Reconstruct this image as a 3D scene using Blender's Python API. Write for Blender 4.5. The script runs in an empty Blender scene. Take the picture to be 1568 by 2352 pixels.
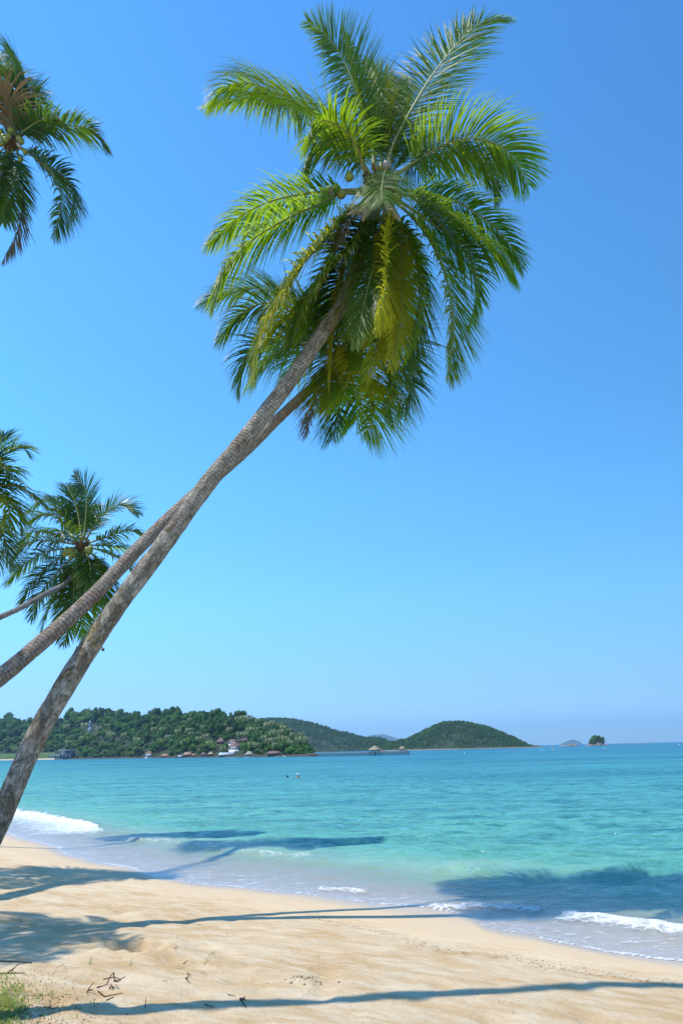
import bpy, math, random
import numpy as np
from mathutils import Matrix, Vector
random.seed(7); RNG = np.random.default_rng(7)
scene = bpy.context.scene
C = scene.collection

# ---------------------------------------------------------------- camera
HAZE = 9e-5
H = 2.9
F = 1794.0                      # focal length in units of a 1568 x 2352 picture
cam_d = bpy.data.cameras.new('camera'); cam = bpy.data.objects.new('camera', cam_d); C.objects.link(cam)
cam_d.sensor_fit = 'VERTICAL'; cam_d.sensor_height = 23.6; cam_d.sensor_width = 23.6
cam_d.lens = 18.0; cam_d.clip_start = 0.1; cam_d.clip_end = 60000
R = Matrix.Rotation(math.radians(90 + 16.93), 4, 'X') @ Matrix.Rotation(math.radians(-1.37), 4, 'Z')
cam.matrix_world = Matrix.Translation((0, 0, H)) @ R
scene.camera = cam
R3 = np.array(R.to_3x3())

# ---------------------------------------------------------------- sky and sun
SUN = Vector((-0.39, -0.10, 1.0)).normalized()       # direction towards the sun
w = bpy.data.worlds.new("World"); scene.world = w; w.use_nodes = True
nt = w.node_tree; nt.nodes.clear()
sky = nt.nodes.new('ShaderNodeTexSky'); sky.sky_type = 'NISHITA'; sky.sun_disc = False
sky.sun_elevation = math.asin(SUN.z); sky.sun_rotation = math.atan2(SUN.x, SUN.y) % (2*math.pi)
sky.altitude = 0; sky.air_density = 1.0; sky.dust_density = 0.0; sky.ozone_density = 5.0
hs = nt.nodes.new('ShaderNodeHueSaturation'); hs.inputs['Saturation'].default_value = 1.15
hs.inputs['Hue'].default_value = 0.5; hs.inputs['Value'].default_value = 1.25
bg = nt.nodes.new('ShaderNodeBackground'); bg.inputs['Strength'].default_value = 0.15
wo = nt.nodes.new('ShaderNodeOutputWorld')
nt.links.new(sky.outputs[0], hs.inputs['Color']); tc = nt.nodes.new('ShaderNodeTexCoord'); sx = nt.nodes.new('ShaderNodeSeparateXYZ'); nt.links.new(tc.outputs['Generated'], sx.inputs[0])
cr = nt.nodes.new('ShaderNodeValToRGB'); nt.links.new(sx.outputs['Z'], cr.inputs[0]); ce = cr.color_ramp.elements
for i_, (p_, c_) in enumerate(((0.0, (.29, .53, .80)), (.07, (.42, .57, .86)), (.18, (.60, .86, 1.0)), (.31, (.68, 1.02, 1.04)), (.55, (.76, 1.10, 1.12)), (.8, (.72, 1.05, 1.15)))):
    el_ = ce[i_] if i_ < 2 else ce.new(p_)
    el_.position = p_; el_.color = (*c_, 1)
az = nt.nodes.new('ShaderNodeMapRange'); nt.links.new(sx.outputs['X'], az.inputs[0])
for k_, v_ in ((1, -.45), (2, .45), (3, 1.34), (4, .90)): az.inputs[k_].default_value = v_
vm = nt.nodes.new('ShaderNodeVectorMath'); vm.operation = 'SCALE'; nt.links.new(cr.outputs[0], vm.inputs[0]); nt.links.new(az.outputs[0], vm.inputs['Scale'])
mx = nt.nodes.new('ShaderNodeMix'); mx.data_type = 'RGBA'; mx.blend_type = 'MULTIPLY'; mx.inputs[0].default_value = 1
nt.links.new(hs.outputs[0], mx.inputs[6]); nt.links.new(vm.outputs[0], mx.inputs[7]); nt.links.new(mx.outputs[2], bg.inputs[0]); nt.links.new(bg.outputs[0], wo.inputs[0])
sl = bpy.data.lights.new('sun', 'SUN'); sl.energy = 4.0; sl.angle = math.radians(0.53); sl.color = (1.0, 0.95, 0.87)
so = bpy.data.objects.new('sun', sl); C.objects.link(so); so.rotation_euler = SUN.to_track_quat('Z', 'Y').to_euler()
scene.view_settings.view_transform = 'Standard'; scene.view_settings.look = 'None'
scene.view_settings.exposure = 0.3; scene.view_settings.gamma = 1; scene.view_settings.use_curve_mapping = False
scene.render.engine = 'CYCLES'
scene.cycles.transparent_max_bounces = 12; scene.cycles.max_bounces = 8

# ---------------------------------------------------------------- helpers
def ray(u, v):
    d = R3 @ np.array([(u-784)/F, (1176-v)/F, -1.0]); return d
def at(u, v, Y):
    d = ray(u, v); return np.array([0, 0, H]) + d*(Y/d[1])
def onz(u, v, z=0.0):
    d = ray(u, v); return np.array([0, 0, H]) + d*((z-H)/d[2])
def proj(p):
    q = R3.T @ (np.asarray(p, float) - np.array([0, 0, H])); return 784 + F*q[0]/-q[2], 1176 - F*q[1]/-q[2]
def tag(o, label=None, cat=None, group=None, kind=None):
    if label: o['label'] = label
    if cat: o['category'] = cat
    if group: o['group'] = group
    if kind: o['kind'] = kind
    return o
def mesh(name, V, Fc, mats=(), mi=None, smooth=False):
    """V (n,3); Fc: array (m,k) or list of such arrays"""
    me = bpy.data.meshes.new(name)
    if isinstance(Fc, list) and len(Fc) and isinstance(Fc[0], list): Fc = np.array(Fc)
    if not isinstance(Fc, list): Fc = [Fc]
    Fc = [np.asarray(f, np.int32) for f in Fc if len(f)]
    V = np.asarray(V, np.float32)
    me.vertices.add(len(V)); me.vertices.foreach_set('co', V.ravel())
    nl = sum(f.size for f in Fc); nf = sum(len(f) for f in Fc)
    me.loops.add(nl); me.polygons.add(nf)
    me.loops.foreach_set('vertex_index', np.concatenate([f.ravel() for f in Fc]))
    tot = np.concatenate([np.full(len(f), f.shape[1], np.int32) for f in Fc])
    me.polygons.foreach_set('loop_start', np.concatenate([[0], np.cumsum(tot)[:-1]]).astype(np.int32))
    me.polygons.foreach_set('loop_total', tot)
    if mi is not None: me.polygons.foreach_set('material_index', np.asarray(mi, np.int32))
    if smooth: me.polygons.foreach_set('use_smooth', np.ones(nf, bool))
    for m in mats: me.materials.append(m)
    me.update(calc_edges=True); me.validate()
    return me
def link(name, me, parent=None, loc=None):
    o = bpy.data.objects.new(name, me); C.objects.link(o)
    if parent is not None: o.parent = parent
    if loc is not None: o.location = loc
    return o
def empty(name, loc, label, cat, group=None):
    o = bpy.data.objects.new(name, None); C.objects.link(o); o.location = loc; o.empty_display_size = .3
    return tag(o, label, cat, group)
def cat_rom(P, n):
    P = np.asarray(P, float)
    if len(P) == 2: P = np.array([P[0], (P[0]+P[1])/2, P[1]])
    Q = np.vstack([2*P[0]-P[1], P, 2*P[-1]-P[-2]])
    out = []
    for i in range(1, len(Q)-2):
        t = np.linspace(0, 1, 24, endpoint=False)[:, None]
        a, b, c, d = Q[i-1], Q[i], Q[i+1], Q[i+2]
        out.append(.5*((2*b)+(-a+c)*t+(2*a-5*b+4*c-d)*t**2+(-a+3*b-3*c+d)*t**3))
    out = np.vstack(out+[P[-1:]])
    L = np.concatenate([[0], np.cumsum(np.linalg.norm(np.diff(out, axis=0), axis=1))])
    s = np.linspace(0, L[-1], n)
    return np.stack([np.interp(s, L, out[:, k]) for k in range(out.shape[1])], 1), L[-1]
def unit(a): return a/np.maximum(np.linalg.norm(a, axis=-1, keepdims=True), 1e-9)
def frames(P, hint=None):
    T = unit(np.gradient(P, axis=0))
    h = np.array([0, 0, 1.0]) if hint is None else np.asarray(hint, float)
    S = np.zeros_like(P); s = np.cross(T[0], h)
    if np.linalg.norm(s) < .15: s = np.cross(T[0], [0, 1, 0])
    s = s/np.linalg.norm(s); S[0] = s
    for i in range(1, len(P)):
        s = s - T[i]*np.dot(s, T[i]); s = s/np.linalg.norm(s); S[i] = s
    return T, S, np.cross(S, T)
def tube(P, r, k=8, cap=True):
    P = np.asarray(P, float); n = len(P); r = np.broadcast_to(r, n)
    T, S, N = frames(P)
    a = np.linspace(0, 2*np.pi, k, endpoint=False)
    V = (P[:, None] + r[:, None, None]*(np.cos(a)[None, :, None]*S[:, None] + np.sin(a)[None, :, None]*N[:, None])).reshape(-1, 3)
    i = np.arange(n-1)[:, None]*k; j = np.arange(k)[None]; j2 = (j+1) % k
    Fq = np.stack([i+j, i+j2, i+k+j2, i+k+j], -1).reshape(-1, 4)
    if cap:
        V = np.vstack([V, P[:1], P[-1:]]); c0, c1 = n*k, n*k+1
        jj = np.arange(k); jn = (jj+1) % k
        Ft = np.vstack([np.stack([np.full(k, c0), jn, jj], 1), np.stack([np.full(k, c1), (n-1)*k+jj, (n-1)*k+jn], 1)])
        return V, Fq, Ft
    return V, Fq, np.zeros((0, 3), int)
class MB:
    """collects pieces of ONE mesh"""
    def __init__(s): s.V = []; s.q = []; s.t = []; s.n = 0
    def add(s, V, q=None, t=None):
        s.V.append(np.asarray(V, float))
        if q is not None and len(q): s.q.append(np.asarray(q)+s.n)
        if t is not None and len(t): s.t.append(np.asarray(t)+s.n)
        s.n += len(V); return s
    def tube(s, P, r, k=6): return s.add(*tube(P, r, k))
    def box(s, c, d, rz=0):
        c = np.array(c, float); x, y, z = np.array(d)/2
        V = np.array([[i*x, j*y, k*z] for i in (-1, 1) for j in (-1, 1) for k in (-1, 1)])
        ca, sa = math.cos(rz), math.sin(rz)
        V = np.stack([V[:, 0]*ca-V[:, 1]*sa, V[:, 0]*sa+V[:, 1]*ca, V[:, 2]], 1)+c
        return s.add(V, [[0, 1, 3, 2], [4, 6, 7, 5], [0, 4, 5, 1], [2, 3, 7, 6], [0, 2, 6, 4], [1, 5, 7, 3]])
    def hip(s, c, w, d, h, ridge=0.3, lip=.12):
        """hipped roof, c = centre of the eaves plane"""
        r = w*ridge/2; x, y = w/2, d/2
        V = np.array([[-x, -y, 0], [x, -y, 0], [x, y, 0], [-x, y, 0], [-x, -y, lip], [x, -y, lip], [x, y, lip], [-x, y, lip], [-r, 0, h], [r, 0, h]])+np.array(c, float)
        return s.add(V, [[3, 2, 1, 0], [0, 1, 5, 4], [1, 2, 6, 5], [2, 3, 7, 6], [3, 0, 4, 7], [4, 5, 9, 8], [6, 7, 8, 9]], [[5, 6, 9], [7, 4, 8]])
    def build(s, name, mats, smooth=False):
        fl = []
        if s.q: fl.append(np.vstack(s.q))
        if s.t: fl.append(np.vstack(s.t))
        return mesh(name, np.vstack(s.V), fl, mats if isinstance(mats, (list, tuple)) else [mats], smooth=smooth)
def ico(sub=2):
    import bmesh
    bm = bmesh.new(); bmesh.ops.create_icosphere(bm, subdivisions=sub, radius=1)
    V = np.array([v.co[:] for v in bm.verts]); T = np.array([[v.index for v in f.verts] for f in bm.faces]); bm.free(); return V, T
ICO1, ICO2, ICO3 = ico(1), ico(2), ico(3)
def vnoise(x, y, seed=0, z=None):
    """value noise in numpy, -1..1"""
    def h(i, j):
        n = (i*374761393 + j*668265263 + seed*1442695041) & 0xffffffff
        n = ((n ^ (n >> 13))*1274126177) & 0xffffffff
        return ((n ^ (n >> 16)) & 0xffff)/32767.5-1
    x = np.asarray(x, float); y = np.asarray(y, float)
    xi = np.floor(x).astype(np.int64); yi = np.floor(y).astype(np.int64); fx = x-xi; fy = y-yi
    fx = fx*fx*(3-2*fx); fy = fy*fy*(3-2*fy)
    return (h(xi, yi)*(1-fx)+h(xi+1, yi)*fx)*(1-fy)+(h(xi, yi+1)*(1-fx)+h(xi+1, yi+1)*fx)*fy
def fbm(x, y, o=4, seed=0):
    s = 0; a = 1; t = 0
    for i in range(o):
        s = s+a*vnoise(np.asarray(x)*2**i, np.asarray(y)*2**i, seed+i*17); t += a; a *= .5
    return s/t

# ---------------------------------------------------------------- material helpers
class NT:
    def __init__(s, name):
        s.m = bpy.data.materials.new(name); s.m.use_nodes = True; s.t = s.m.node_tree; s.t.nodes.clear()
        s.out = s.t.nodes.new('ShaderNodeOutputMaterial')
    def n(s, typ, inp=None, **kw):
        nd = s.t.nodes.new(typ)
        for k, v in kw.items(): setattr(nd, k, v)
        for k, v in (inp or {}).items():
            if isinstance(v, bpy.types.NodeSocket): s.t.links.new(v, nd.inputs[k])
            else:
                nd.inputs[k].default_value = v
        return nd
    def noise(s, scale, vec=None, detail=4, rough=.55, dist=0, out=0):
        i = {'Scale': scale, 'Detail': detail, 'Roughness': rough, 'Distortion': dist}
        if vec is not None: i['Vector'] = vec
        return s.n('ShaderNodeTexNoise', i).outputs[out]
    def ramp(s, fac, stops, interp='LINEAR'):
        r = s.n('ShaderNodeValToRGB', {'Fac': fac}); e = r.color_ramp.elements; r.color_ramp.interpolation = interp
        while len(e) > 1: e.remove(e[-1])
        for i, (p, c) in enumerate(stops):
            el = e[0] if i == 0 else e.new(p)
            el.position = p; el.color = (c, c, c, 1) if isinstance(c, (int, float)) else (*c, 1)
        return r.outputs[0]
    def mix(s, fac, a, b, typ='MIX'):
        m = s.n('ShaderNodeMix', data_type='RGBA', blend_type=typ, clamp_factor=True)
        for k, v in ((0, fac), (6, a), (7, b)):
            if isinstance(v, bpy.types.NodeSocket): s.t.links.new(v, m.inputs[k])
            elif k == 0: m.inputs[0].default_value = v
            else: m.inputs[k].default_value = (*v, 1)
        return m.outputs[2]
    def math(s, op, a, b=0.0, clamp=False):
        m = s.n('ShaderNodeMath', operation=op, use_clamp=clamp)
        for k, v in ((0, a), (1, b)):
            if isinstance(v, bpy.types.NodeSocket): s.t.links.new(v, m.inputs[k])
            else: m.inputs[k].default_value = v
        return m.outputs[0]
    def maprange(s, x, a, b, c=0.0, d=1.0):
        m = s.n('ShaderNodeMapRange', {'Value': x, 'From Min': a, 'From Max': b, 'To Min': c, 'To Max': d}); return m.outputs[0]
    def mapping(s, vec, scale=(1, 1, 1), rot=(0, 0, 0)):
        return s.n('ShaderNodeMapping', {'Vector': vec, 'Scale': scale, 'Rotation': rot}).outputs[0]
    def attr(s, name, out='Fac'): return s.n('ShaderNodeAttribute', attribute_name=name).outputs[out]
    def bump(s, h, strength=.5, dist=.02, normal=None):
        i = {'Height': h, 'Strength': strength, 'Distance': dist}
        if normal is not None: i['Normal'] = normal
        return s.n('ShaderNodeBump', i).outputs[0]
    def fin(s, sh):
        s.t.links.new(sh, s.out.inputs[0]); return s.m
    def princ(s, col, rough=.8, spec=.3, normal=None, **kw):
        i = {'Base Color': col if isinstance(col, bpy.types.NodeSocket) else (*col, 1), 'Roughness': rough, 'Specular IOR Level': spec}
        if normal is not None: i['Normal'] = normal
        i.update(kw)
        return s.n('ShaderNodeBsdfPrincipled', i).outputs[0]
def simple(name, col, rough=.8, var=.25, scale=3.0, spec=.3, bump=.0):
    t = NT(name); g = t.n('ShaderNodeNewGeometry').outputs['Position']
    n = t.noise(scale, g, 5)
    c = t.mix(n, tuple(x*(1-var) for x in col), tuple(min(1, x*(1+var)) for x in col))
    nm = t.bump(n, bump, .05) if bump else None
    return t.fin(t.princ(c, rough, spec, nm))
def leaf_mat(name, dark, light, trans, tmix=.35, rough=.38, tipc=None, spec=.5, nscale=.35, fine=6.0):
    t = NT(name); g = t.n('ShaderNodeNewGeometry').outputs['Position']; oi = t.n('ShaderNodeObjectInfo').outputs['Random']
    n = t.noise(nscale*3, g, 2); n2 = t.noise(fine, g, 2)
    f = t.math('MULTIPLY_ADD', n, .9); f.node.inputs[2].default_value = -.2
    f = t.math('ADD', f, t.math('MULTIPLY', oi, .45)); f = t.math('ADD', f, t.math('MULTIPLY', n2, .3), True)
    c = t.mix(f, dark, light)
    if tipc is not None:
        c = t.mix(t.maprange(t.attr('tip'), .75, 1.0, 0, .55), c, tipc)
    d = t.princ(c, rough, spec)
    tc = t.mix(f, tuple(x*.75 for x in trans), trans)
    tr = t.n('ShaderNodeBsdfTranslucent', {'Color': tc}).outputs[0]
    m = t.n('ShaderNodeMixShader', {0: tmix, 1: d, 2: tr}).outputs[0]
    return t.fin(m)

M = {}
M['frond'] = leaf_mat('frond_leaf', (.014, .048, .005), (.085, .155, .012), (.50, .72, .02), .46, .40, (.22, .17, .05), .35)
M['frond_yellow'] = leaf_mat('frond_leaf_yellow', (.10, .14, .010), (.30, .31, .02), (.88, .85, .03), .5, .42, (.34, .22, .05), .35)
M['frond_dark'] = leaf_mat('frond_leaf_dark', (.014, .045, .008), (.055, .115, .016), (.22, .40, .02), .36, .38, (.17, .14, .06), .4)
M['frond_dead'] = leaf_mat('frond_leaf_dead', (.09, .065, .035), (.22, .17, .09), (.25, .18, .07), .25, .6)
M['rachis'] = simple('frond_rachis', (.22, .24, .06), .45, .3, 2.5, .5)
M['rachis_brown'] = simple('frond_rachis_brown', (.16, .11, .055), .7, .3, 2.5)
M['fibre'] = simple('sheath_fibre', (.13, .085, .045), .9, .5, 9, .1, .6)
M['spathe'] = simple('dry_spathe', (.42, .36, .29), .7, .25, 6)
M['nut'] = simple('coconut_husk', (.22, .26, .045), .4, .35, 5, .5)
M['nut_pale'] = simple('pale_coconut_husk', (.26, .23, .19), .5, .2, 8, .4)

def bark(name, c1, c2, c3, moss, ringf=13.0, warm=(.2, .11, .06), mossy=.5, fade=None):
    t = NT(name)
    uv = t.attr('trunk_uv', 'Vector'); pos = t.n('ShaderNodeNewGeometry').outputs['Position']
    n1 = t.noise(1.1, pos, 6, .6); n2 = t.noise(7.0, pos, 6, .65); n3 = t.noise(26.0, pos, 4, .6)
    # ring scars follow the trunk length
    u2 = t.mapping(uv, (1.2, ringf, 1.0))
    w = t.n('ShaderNodeTexWave', {'Vector': t.mapping(uv, (.18, 1, 1)), 'Scale': ringf*.32, 'Distortion': 2.2, 'Detail': 3, 'Detail Scale': 1.6}, bands_direction='Y').outputs['Fac']
    fd = t.maprange(uv_y(t, uv), fade[0], fade[1], .04, .8) if fade else .75
    ln = t.noise(1.0, t.mapping(uv, (9, 3.4, 9)), 6, .65)          # vertical cracks
    c = t.mix(t.ramp(n2, [(.3, 0), (.7, 1)]), c1, c2)
    c = t.mix(t.ramp(n1, [(.42, 0), (.62, 1)]), c, c3)
    c = t.mix(t.ramp(t.noise(2.3, pos, 5, .6), [(.5, 0), (.66, .6)]), c, warm)
    c = t.mix(t.math('MULTIPLY', t.ramp(w, [(.0, 1), (.22, 0)]), t.math('MULTIPLY', fd, .75) if fade else .42), c, tuple(x*.35 for x in c1))
    c = t.mix(t.math('MULTIPLY', t.ramp(ln, [(.34, 1), (.43, 0)]), .5), c, tuple(x*.3 for x in c1))
    vo = t.n('ShaderNodeTexVoronoi', {'Vector': pos, 'Scale': 9.0}).outputs['Distance']
    lich = t.math('MULTIPLY', t.ramp(vo, [(.16, 1), (.30, 0)]), t.ramp(n1, [(.45, 0), (.55, 1)]))
    c = t.mix(t.math('MULTIPLY', lich, .6), c, (.46, .46, .38))
    fl = t.n('ShaderNodeTexVoronoi', {'Vector': t.mix(.16, pos, t.noise(6, pos, 4, out=1)), 'Scale': 14.0})
    flk = t.math('MULTIPLY', t.ramp(fl.outputs['Distance'], [(.18, 1), (.34, 0)]), t.ramp(t.noise(2.6, pos, 5, .7), [(.46, 0), (.60, 1)]))
    c = t.mix(t.math('MULTIPLY', flk, .7), c, (.54, .52, .44))
    ylw = t.math('MULTIPLY', t.ramp(t.noise(2.9, pos, 7, .72, .8), [(.55, 0), (.62, 1)]), t.maprange(uv_y(t, uv), 9, 5, 0, .7))
    c = t.mix(ylw, c, (.27, .20, .055))
    cr_ = t.noise(1.0, t.mapping(uv, (11, 7, 11)), 7, .75)
    c = t.mix(t.math('MULTIPLY', t.ramp(cr_, [(.34, 1), (.46, 0)]), .40), c, tuple(x*.3 for x in c1))
    c = t.mix(t.math('MULTIPLY', t.ramp(n3, [(.54, 0), (.66, 1)]), .4), c, tuple(min(1, x*1.5) for x in c2))
    mo = t.math('MULTIPLY', t.ramp(t.noise(2.6, t.mapping(pos, (1, 1, .7)), 9, .78, 1.2), [(.51, 0), (.585, 1)]), t.maprange(uv_y(t, uv), 10, 5.5, 0, mossy))
    c = t.mix(mo, c, moss)
    h = t.math('ADD', t.math('MULTIPLY', n2, .6), t.math('MULTIPLY', n3, .35))
    h = t.math('ADD', h, t.math('MULTIPLY', t.ramp(ln, [(.25, 0), (.45, 1)]), .5)); h = t.math('ADD', h, t.math('MULTIPLY', t.ramp(cr_, [(.3, 0), (.5, 1)]), .6)); h = t.math('ADD', h, t.math('MULTIPLY', mo, .7))
    h = t.math('ADD', h, t.math('MULTIPLY', t.ramp(w, [(.0, 0), (.3, 1)]), t.math('MULTIPLY', fd, .6) if fade else .45))
    return t.fin(t.princ(c, .9, .15, t.bump(h, 1.0, .045)))
def uv_y(t, uv):
    s = t.n('ShaderNodeSeparateXYZ', {0: uv}); return s.outputs[1]
M['bark_grey'] = bark('bark_grey', (.30, .255, .195), (.47, .415, .335), (.46, .43, .34), (.15, .115, .055), mossy=.65, fade=(5.5, 10))
M['bark_warm'] = bark('bark_warm', (.31, .24, .18), (.46, .37, .29), (.42, .36, .29), (.15, .11, .06), warm=(.31, .20, .13), mossy=.2)
M['bark_plain'] = bark('bark_plain', (.24, .22, .20), (.32, .30, .28), (.36, .34, .32), (.2, .18, .15), mossy=.1)

# ---------------------------------------------------------------- shore and ground
edge_px = [(-60, 1899), (0, 1909), (60, 1926), (130, 1944), (152, 1962), (220, 1978), (300, 1992), (352, 2009), (440, 2026), (560, 2037), (700, 2052), (850, 2073),
           (960, 2081), (1030, 2090), (1072, 2104), (1105, 2123), (1150, 2136), (1220, 2147), (1290, 2165), (1400, 2185), (1500, 2199), (1568, 2206), (1640, 2215)]
E = np.array([onz(u, v, 0.02)[:2] for u, v in edge_px])
x0, y0 = E[0]; x1, y1 = E[-1]
XL = np.array([[-15000, 12500], [-2500, 3600], [-900, 1350], [-420, 640], [-140, 215], [-60, 98], [x0-12, y0+17], [x0-5, y0+6.5]])
XR = np.array([[x1+3, y1-1.2], [x1+8, y1-4], [x1+20, y1-9], [x1+60, y1-20], [400, -60], [15000, -2500]])
E = np.vstack([XL, E, XR]); E = E[np.argsort(E[:, 0])]
def shore_y(x):
    y = np.interp(x, E[:, 0], E[:, 1])
    near = np.clip(1-np.abs(np.asarray(x))/60, 0, 1)
    return y+near*(.05*vnoise(np.asarray(x)*2.1, 0*np.asarray(x), 5)+.025*vnoise(np.asarray(x)*6, 0*np.asarray(x)+3, 6))
SX = np.arange(-60, 60, .25); SYS = np.interp(SX, E[:, 0], E[:, 1])
_k = np.exp(-(np.arange(-40, 41)*.25/2.6)**2/2); _k /= _k.sum()
_p = np.interp(np.arange(-70, 70, .25), E[:, 0], E[:, 1]); SYS = np.convolve(_p, _k, 'same')[40:40+len(SX)]; SSL = np.convolve(np.gradient(SYS, .25), _k, 'same'); SSL[:45] = SSL[45]; SSL[-45:] = SSL[-45]
SX = np.concatenate([E[E[:, 0] < -62][:, 0], SX, E[E[:, 0] > 62][:, 0]])
SYS = np.concatenate([E[E[:, 0] < -62][:, 1], SYS, E[E[:, 0] > 62][:, 1]])
_n1 = int((E[:, 0] < -62).sum()); _n2 = int((E[:, 0] > 62).sum())
SSL = np.concatenate([np.full(_n1, SSL[0]), SSL, np.full(_n2, SSL[-1])])
_xs = np.concatenate([-np.geomspace(15000, .2, 300), [0], np.geomspace(.2, 15000, 300)])
_sm = np.interp(_xs, E[:, 0], E[:, 1])
def sdist(x, y):
    """+ inland, - at sea"""
    e = 1.5
    sl = np.interp(x, SX, SSL)
    a = (shore_y(x)-y)/np.sqrt(1+sl*sl); b = (np.interp(x, SX, SYS)-y)/np.sqrt(1+sl*sl)
    w_ = np.clip((np.abs(a)-.15)/1.3, 0, 1); return a*(1-w_)+b*w_
def ground_base(x, y):
    s = sdist(x, y)
    return np.where(s > 0, 1.25*(1-np.exp(-np.maximum(s, 0)*.105/1.25)), -3.2*(1-np.exp(np.minimum(s, 0)*.045/3.2))), s
def bump_at(x, y, cx, cy, r, h, k=2): return h*np.exp(-(((x-cx)**2+(y-cy)**2)/r**2)**(k/2))
PIT = None; LUMP = None
def find_ground(u, v):
    z = .8
    for _ in range(12):
        p = onz(u, v, z); z = float(ground_base(p[0], p[1])[0])
    return onz(u, v, z)
PIT = find_ground(307, 2180); LUMP = find_ground(700, 2256)
def ground_z(x, y):
    z, s = ground_base(x, y)
    x = np.asarray(x, float); y = np.asarray(y, float)
    near = np.clip(1.4-np.hypot(x, y-10)/40, 0, 1)
    dry = np.clip((s-2.2)/2.5, 0, 1)*near
    rx, ry = x*.87-y*.50, x*.50+y*.87
    n = fbm(rx*.5, ry*1.2, 3, 3)*.022+fbm(rx*2.4, ry*3.4, 3, 9)*.016+fbm(x*6.5, y*6.5, 2, 19)*.007
    fp = np.maximum(0, vnoise(x*3.1, y*3.1, 21)-.2)*.06
    z = z+dry*(n-fp)+near*np.clip(s, 0, 2)*.003*vnoise(x*1.3, y*1.3, 2)
    # dug hole with a thrown-up rim and a small lump of clods
    cx, cy = PIT[0], PIT[1]; ang = np.arctan2(y-cy, x-cx)
    rr = np.hypot((x-cx)/1.5, y-cy)*(1+.22*np.sin(ang*3+1)+.12*np.sin(ang*7))
    z = z-.24*np.exp(-(rr/.26)**4)+.045*np.exp(-((rr-.42)/.16)**2)*(1+.5*vnoise(x*9, y*9, 4))-.05*np.exp(-(rr/.2)**2)*vnoise(x*11, y*11, 14)
    lx, ly = LUMP[0], LUMP[1]
    z = z+.02*np.exp(-(((x-lx)/.22)**2+((y-ly)/.13)**2)**2)*(1+1.1*vnoise(x*16, y*16, 31))
    return z
def grid_axis(lo, hi, step, out, g=1.09, cap=1e9):
    a = list(np.arange(lo, hi+step/2, step))
    d = step; x = a[-1]
    while x < out: d = min(d*g, cap); x += d; a.append(x)
    d = step; x = a[0]; b = []
    while x > -out: d = min(d*g, cap); x -= d; b.append(x)
    return np.array(b[::-1]+a)
def sheet(X, Y, zf):
    gx, gy = np.meshgrid(X, Y); x, y = gx.ravel(), gy.ravel()
    z = zf(x, y); nx, ny = len(X), len(Y)
    i = np.arange(ny-1)[:, None]*nx+np.arange(nx-1)[None]
    return np.stack([x, y, z], 1), np.stack([i, i+1, i+nx+1, i+nx], -1).reshape(-1, 4)
def fattr(me, name, val):
    a = me.attributes.new(name, 'FLOAT', 'POINT'); a.data.foreach_set('value', np.asarray(val, np.float32))

Xg = grid_axis(-8, 9.5, .05, 15000, 1.10)
yy = list(np.arange(4.2, 14, .04)); d = .04
while yy[-1] < 15000: d = max(.04, yy[-1]*.0055) if yy[-1] < 60 else d*1.09; yy.append(yy[-1]+d)
yb = [4.2]; d = .05
while yb[-1] > -15000: d *= 1.15; yb.append(yb[-1]-d)
Yg = np.array(yb[::-1][:-1]+yy)
V, Q = sheet(Xg, Yg, lambda x, y: ground_z(x, y))
t = NT('beach_sand'); pos = t.n('ShaderNodeNewGeometry').outputs['Position']; sd = t.attr('sd')
mp = t.mapping(pos, (1.0, 1.0, 1.0), (0, 0, math.radians(30)))
st = t.mapping(mp, (.7, 1.9, 1))
n1 = t.noise(.9, st, 5, .6, .6); n2 = t.noise(3.2, st, 5, .6); n3 = t.noise(60, pos, 3, .7); n4 = t.noise(240, pos, 2, .8)
c = t.mix(t.ramp(n1, [(.40, 0), (.68, 1)]), (.62, .41, .20), (.78, .605, .38))
c = t.mix(t.math('MULTIPLY', t.ramp(n2, [(.45, 0), (.64, 1)]), .55), c, (.83, .69, .48))
c = t.mix(t.math('MULTIPLY', t.ramp(n3, [(.55, 0), (.72, 1)]), .28), c, (.40, .27, .15))
c = t.mix(t.math('MULTIPLY', t.ramp(n4, [(.62, 0), (.70, 1)]), .5), c, (.22, .15, .09))
sdw = t.math('ADD', sd, t.math('MULTIPLY', t.noise(.7, pos, 3), 1.2))
wet = t.maprange(sdw, 3.2, 2.0)
damp = t.maprange(sdw, 1.5, .75)
c = t.mix(wet, c, (.60, .45, .275))
c = t.mix(damp, c, (.49, .385, .26))
rough = t.maprange(damp, 0, 1, .9, .32)
b1 = t.math('ADD', t.math('MULTIPLY', n3, .5), t.math('MULTIPLY', n4, .25))
b1 = t.math('ADD', b1, t.math('MULTIPLY', t.noise(14, pos, 5, .6), 1.2))
bs = t.maprange(wet, 0, 1, .9, .12)
bm_ = t.n('ShaderNodeBump', {'Height': b1, 'Strength': bs, 'Distance': .03}).outputs[0]
M['sand'] = t.fin(t.princ(c, rough, .25, bm_))
g = mesh('beach', V, Q, [M['sand']], smooth=True); fattr(g, 'sd', sdist(V[:, 0], V[:, 1]))
tag(link('beach', g), kind='structure')

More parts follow.
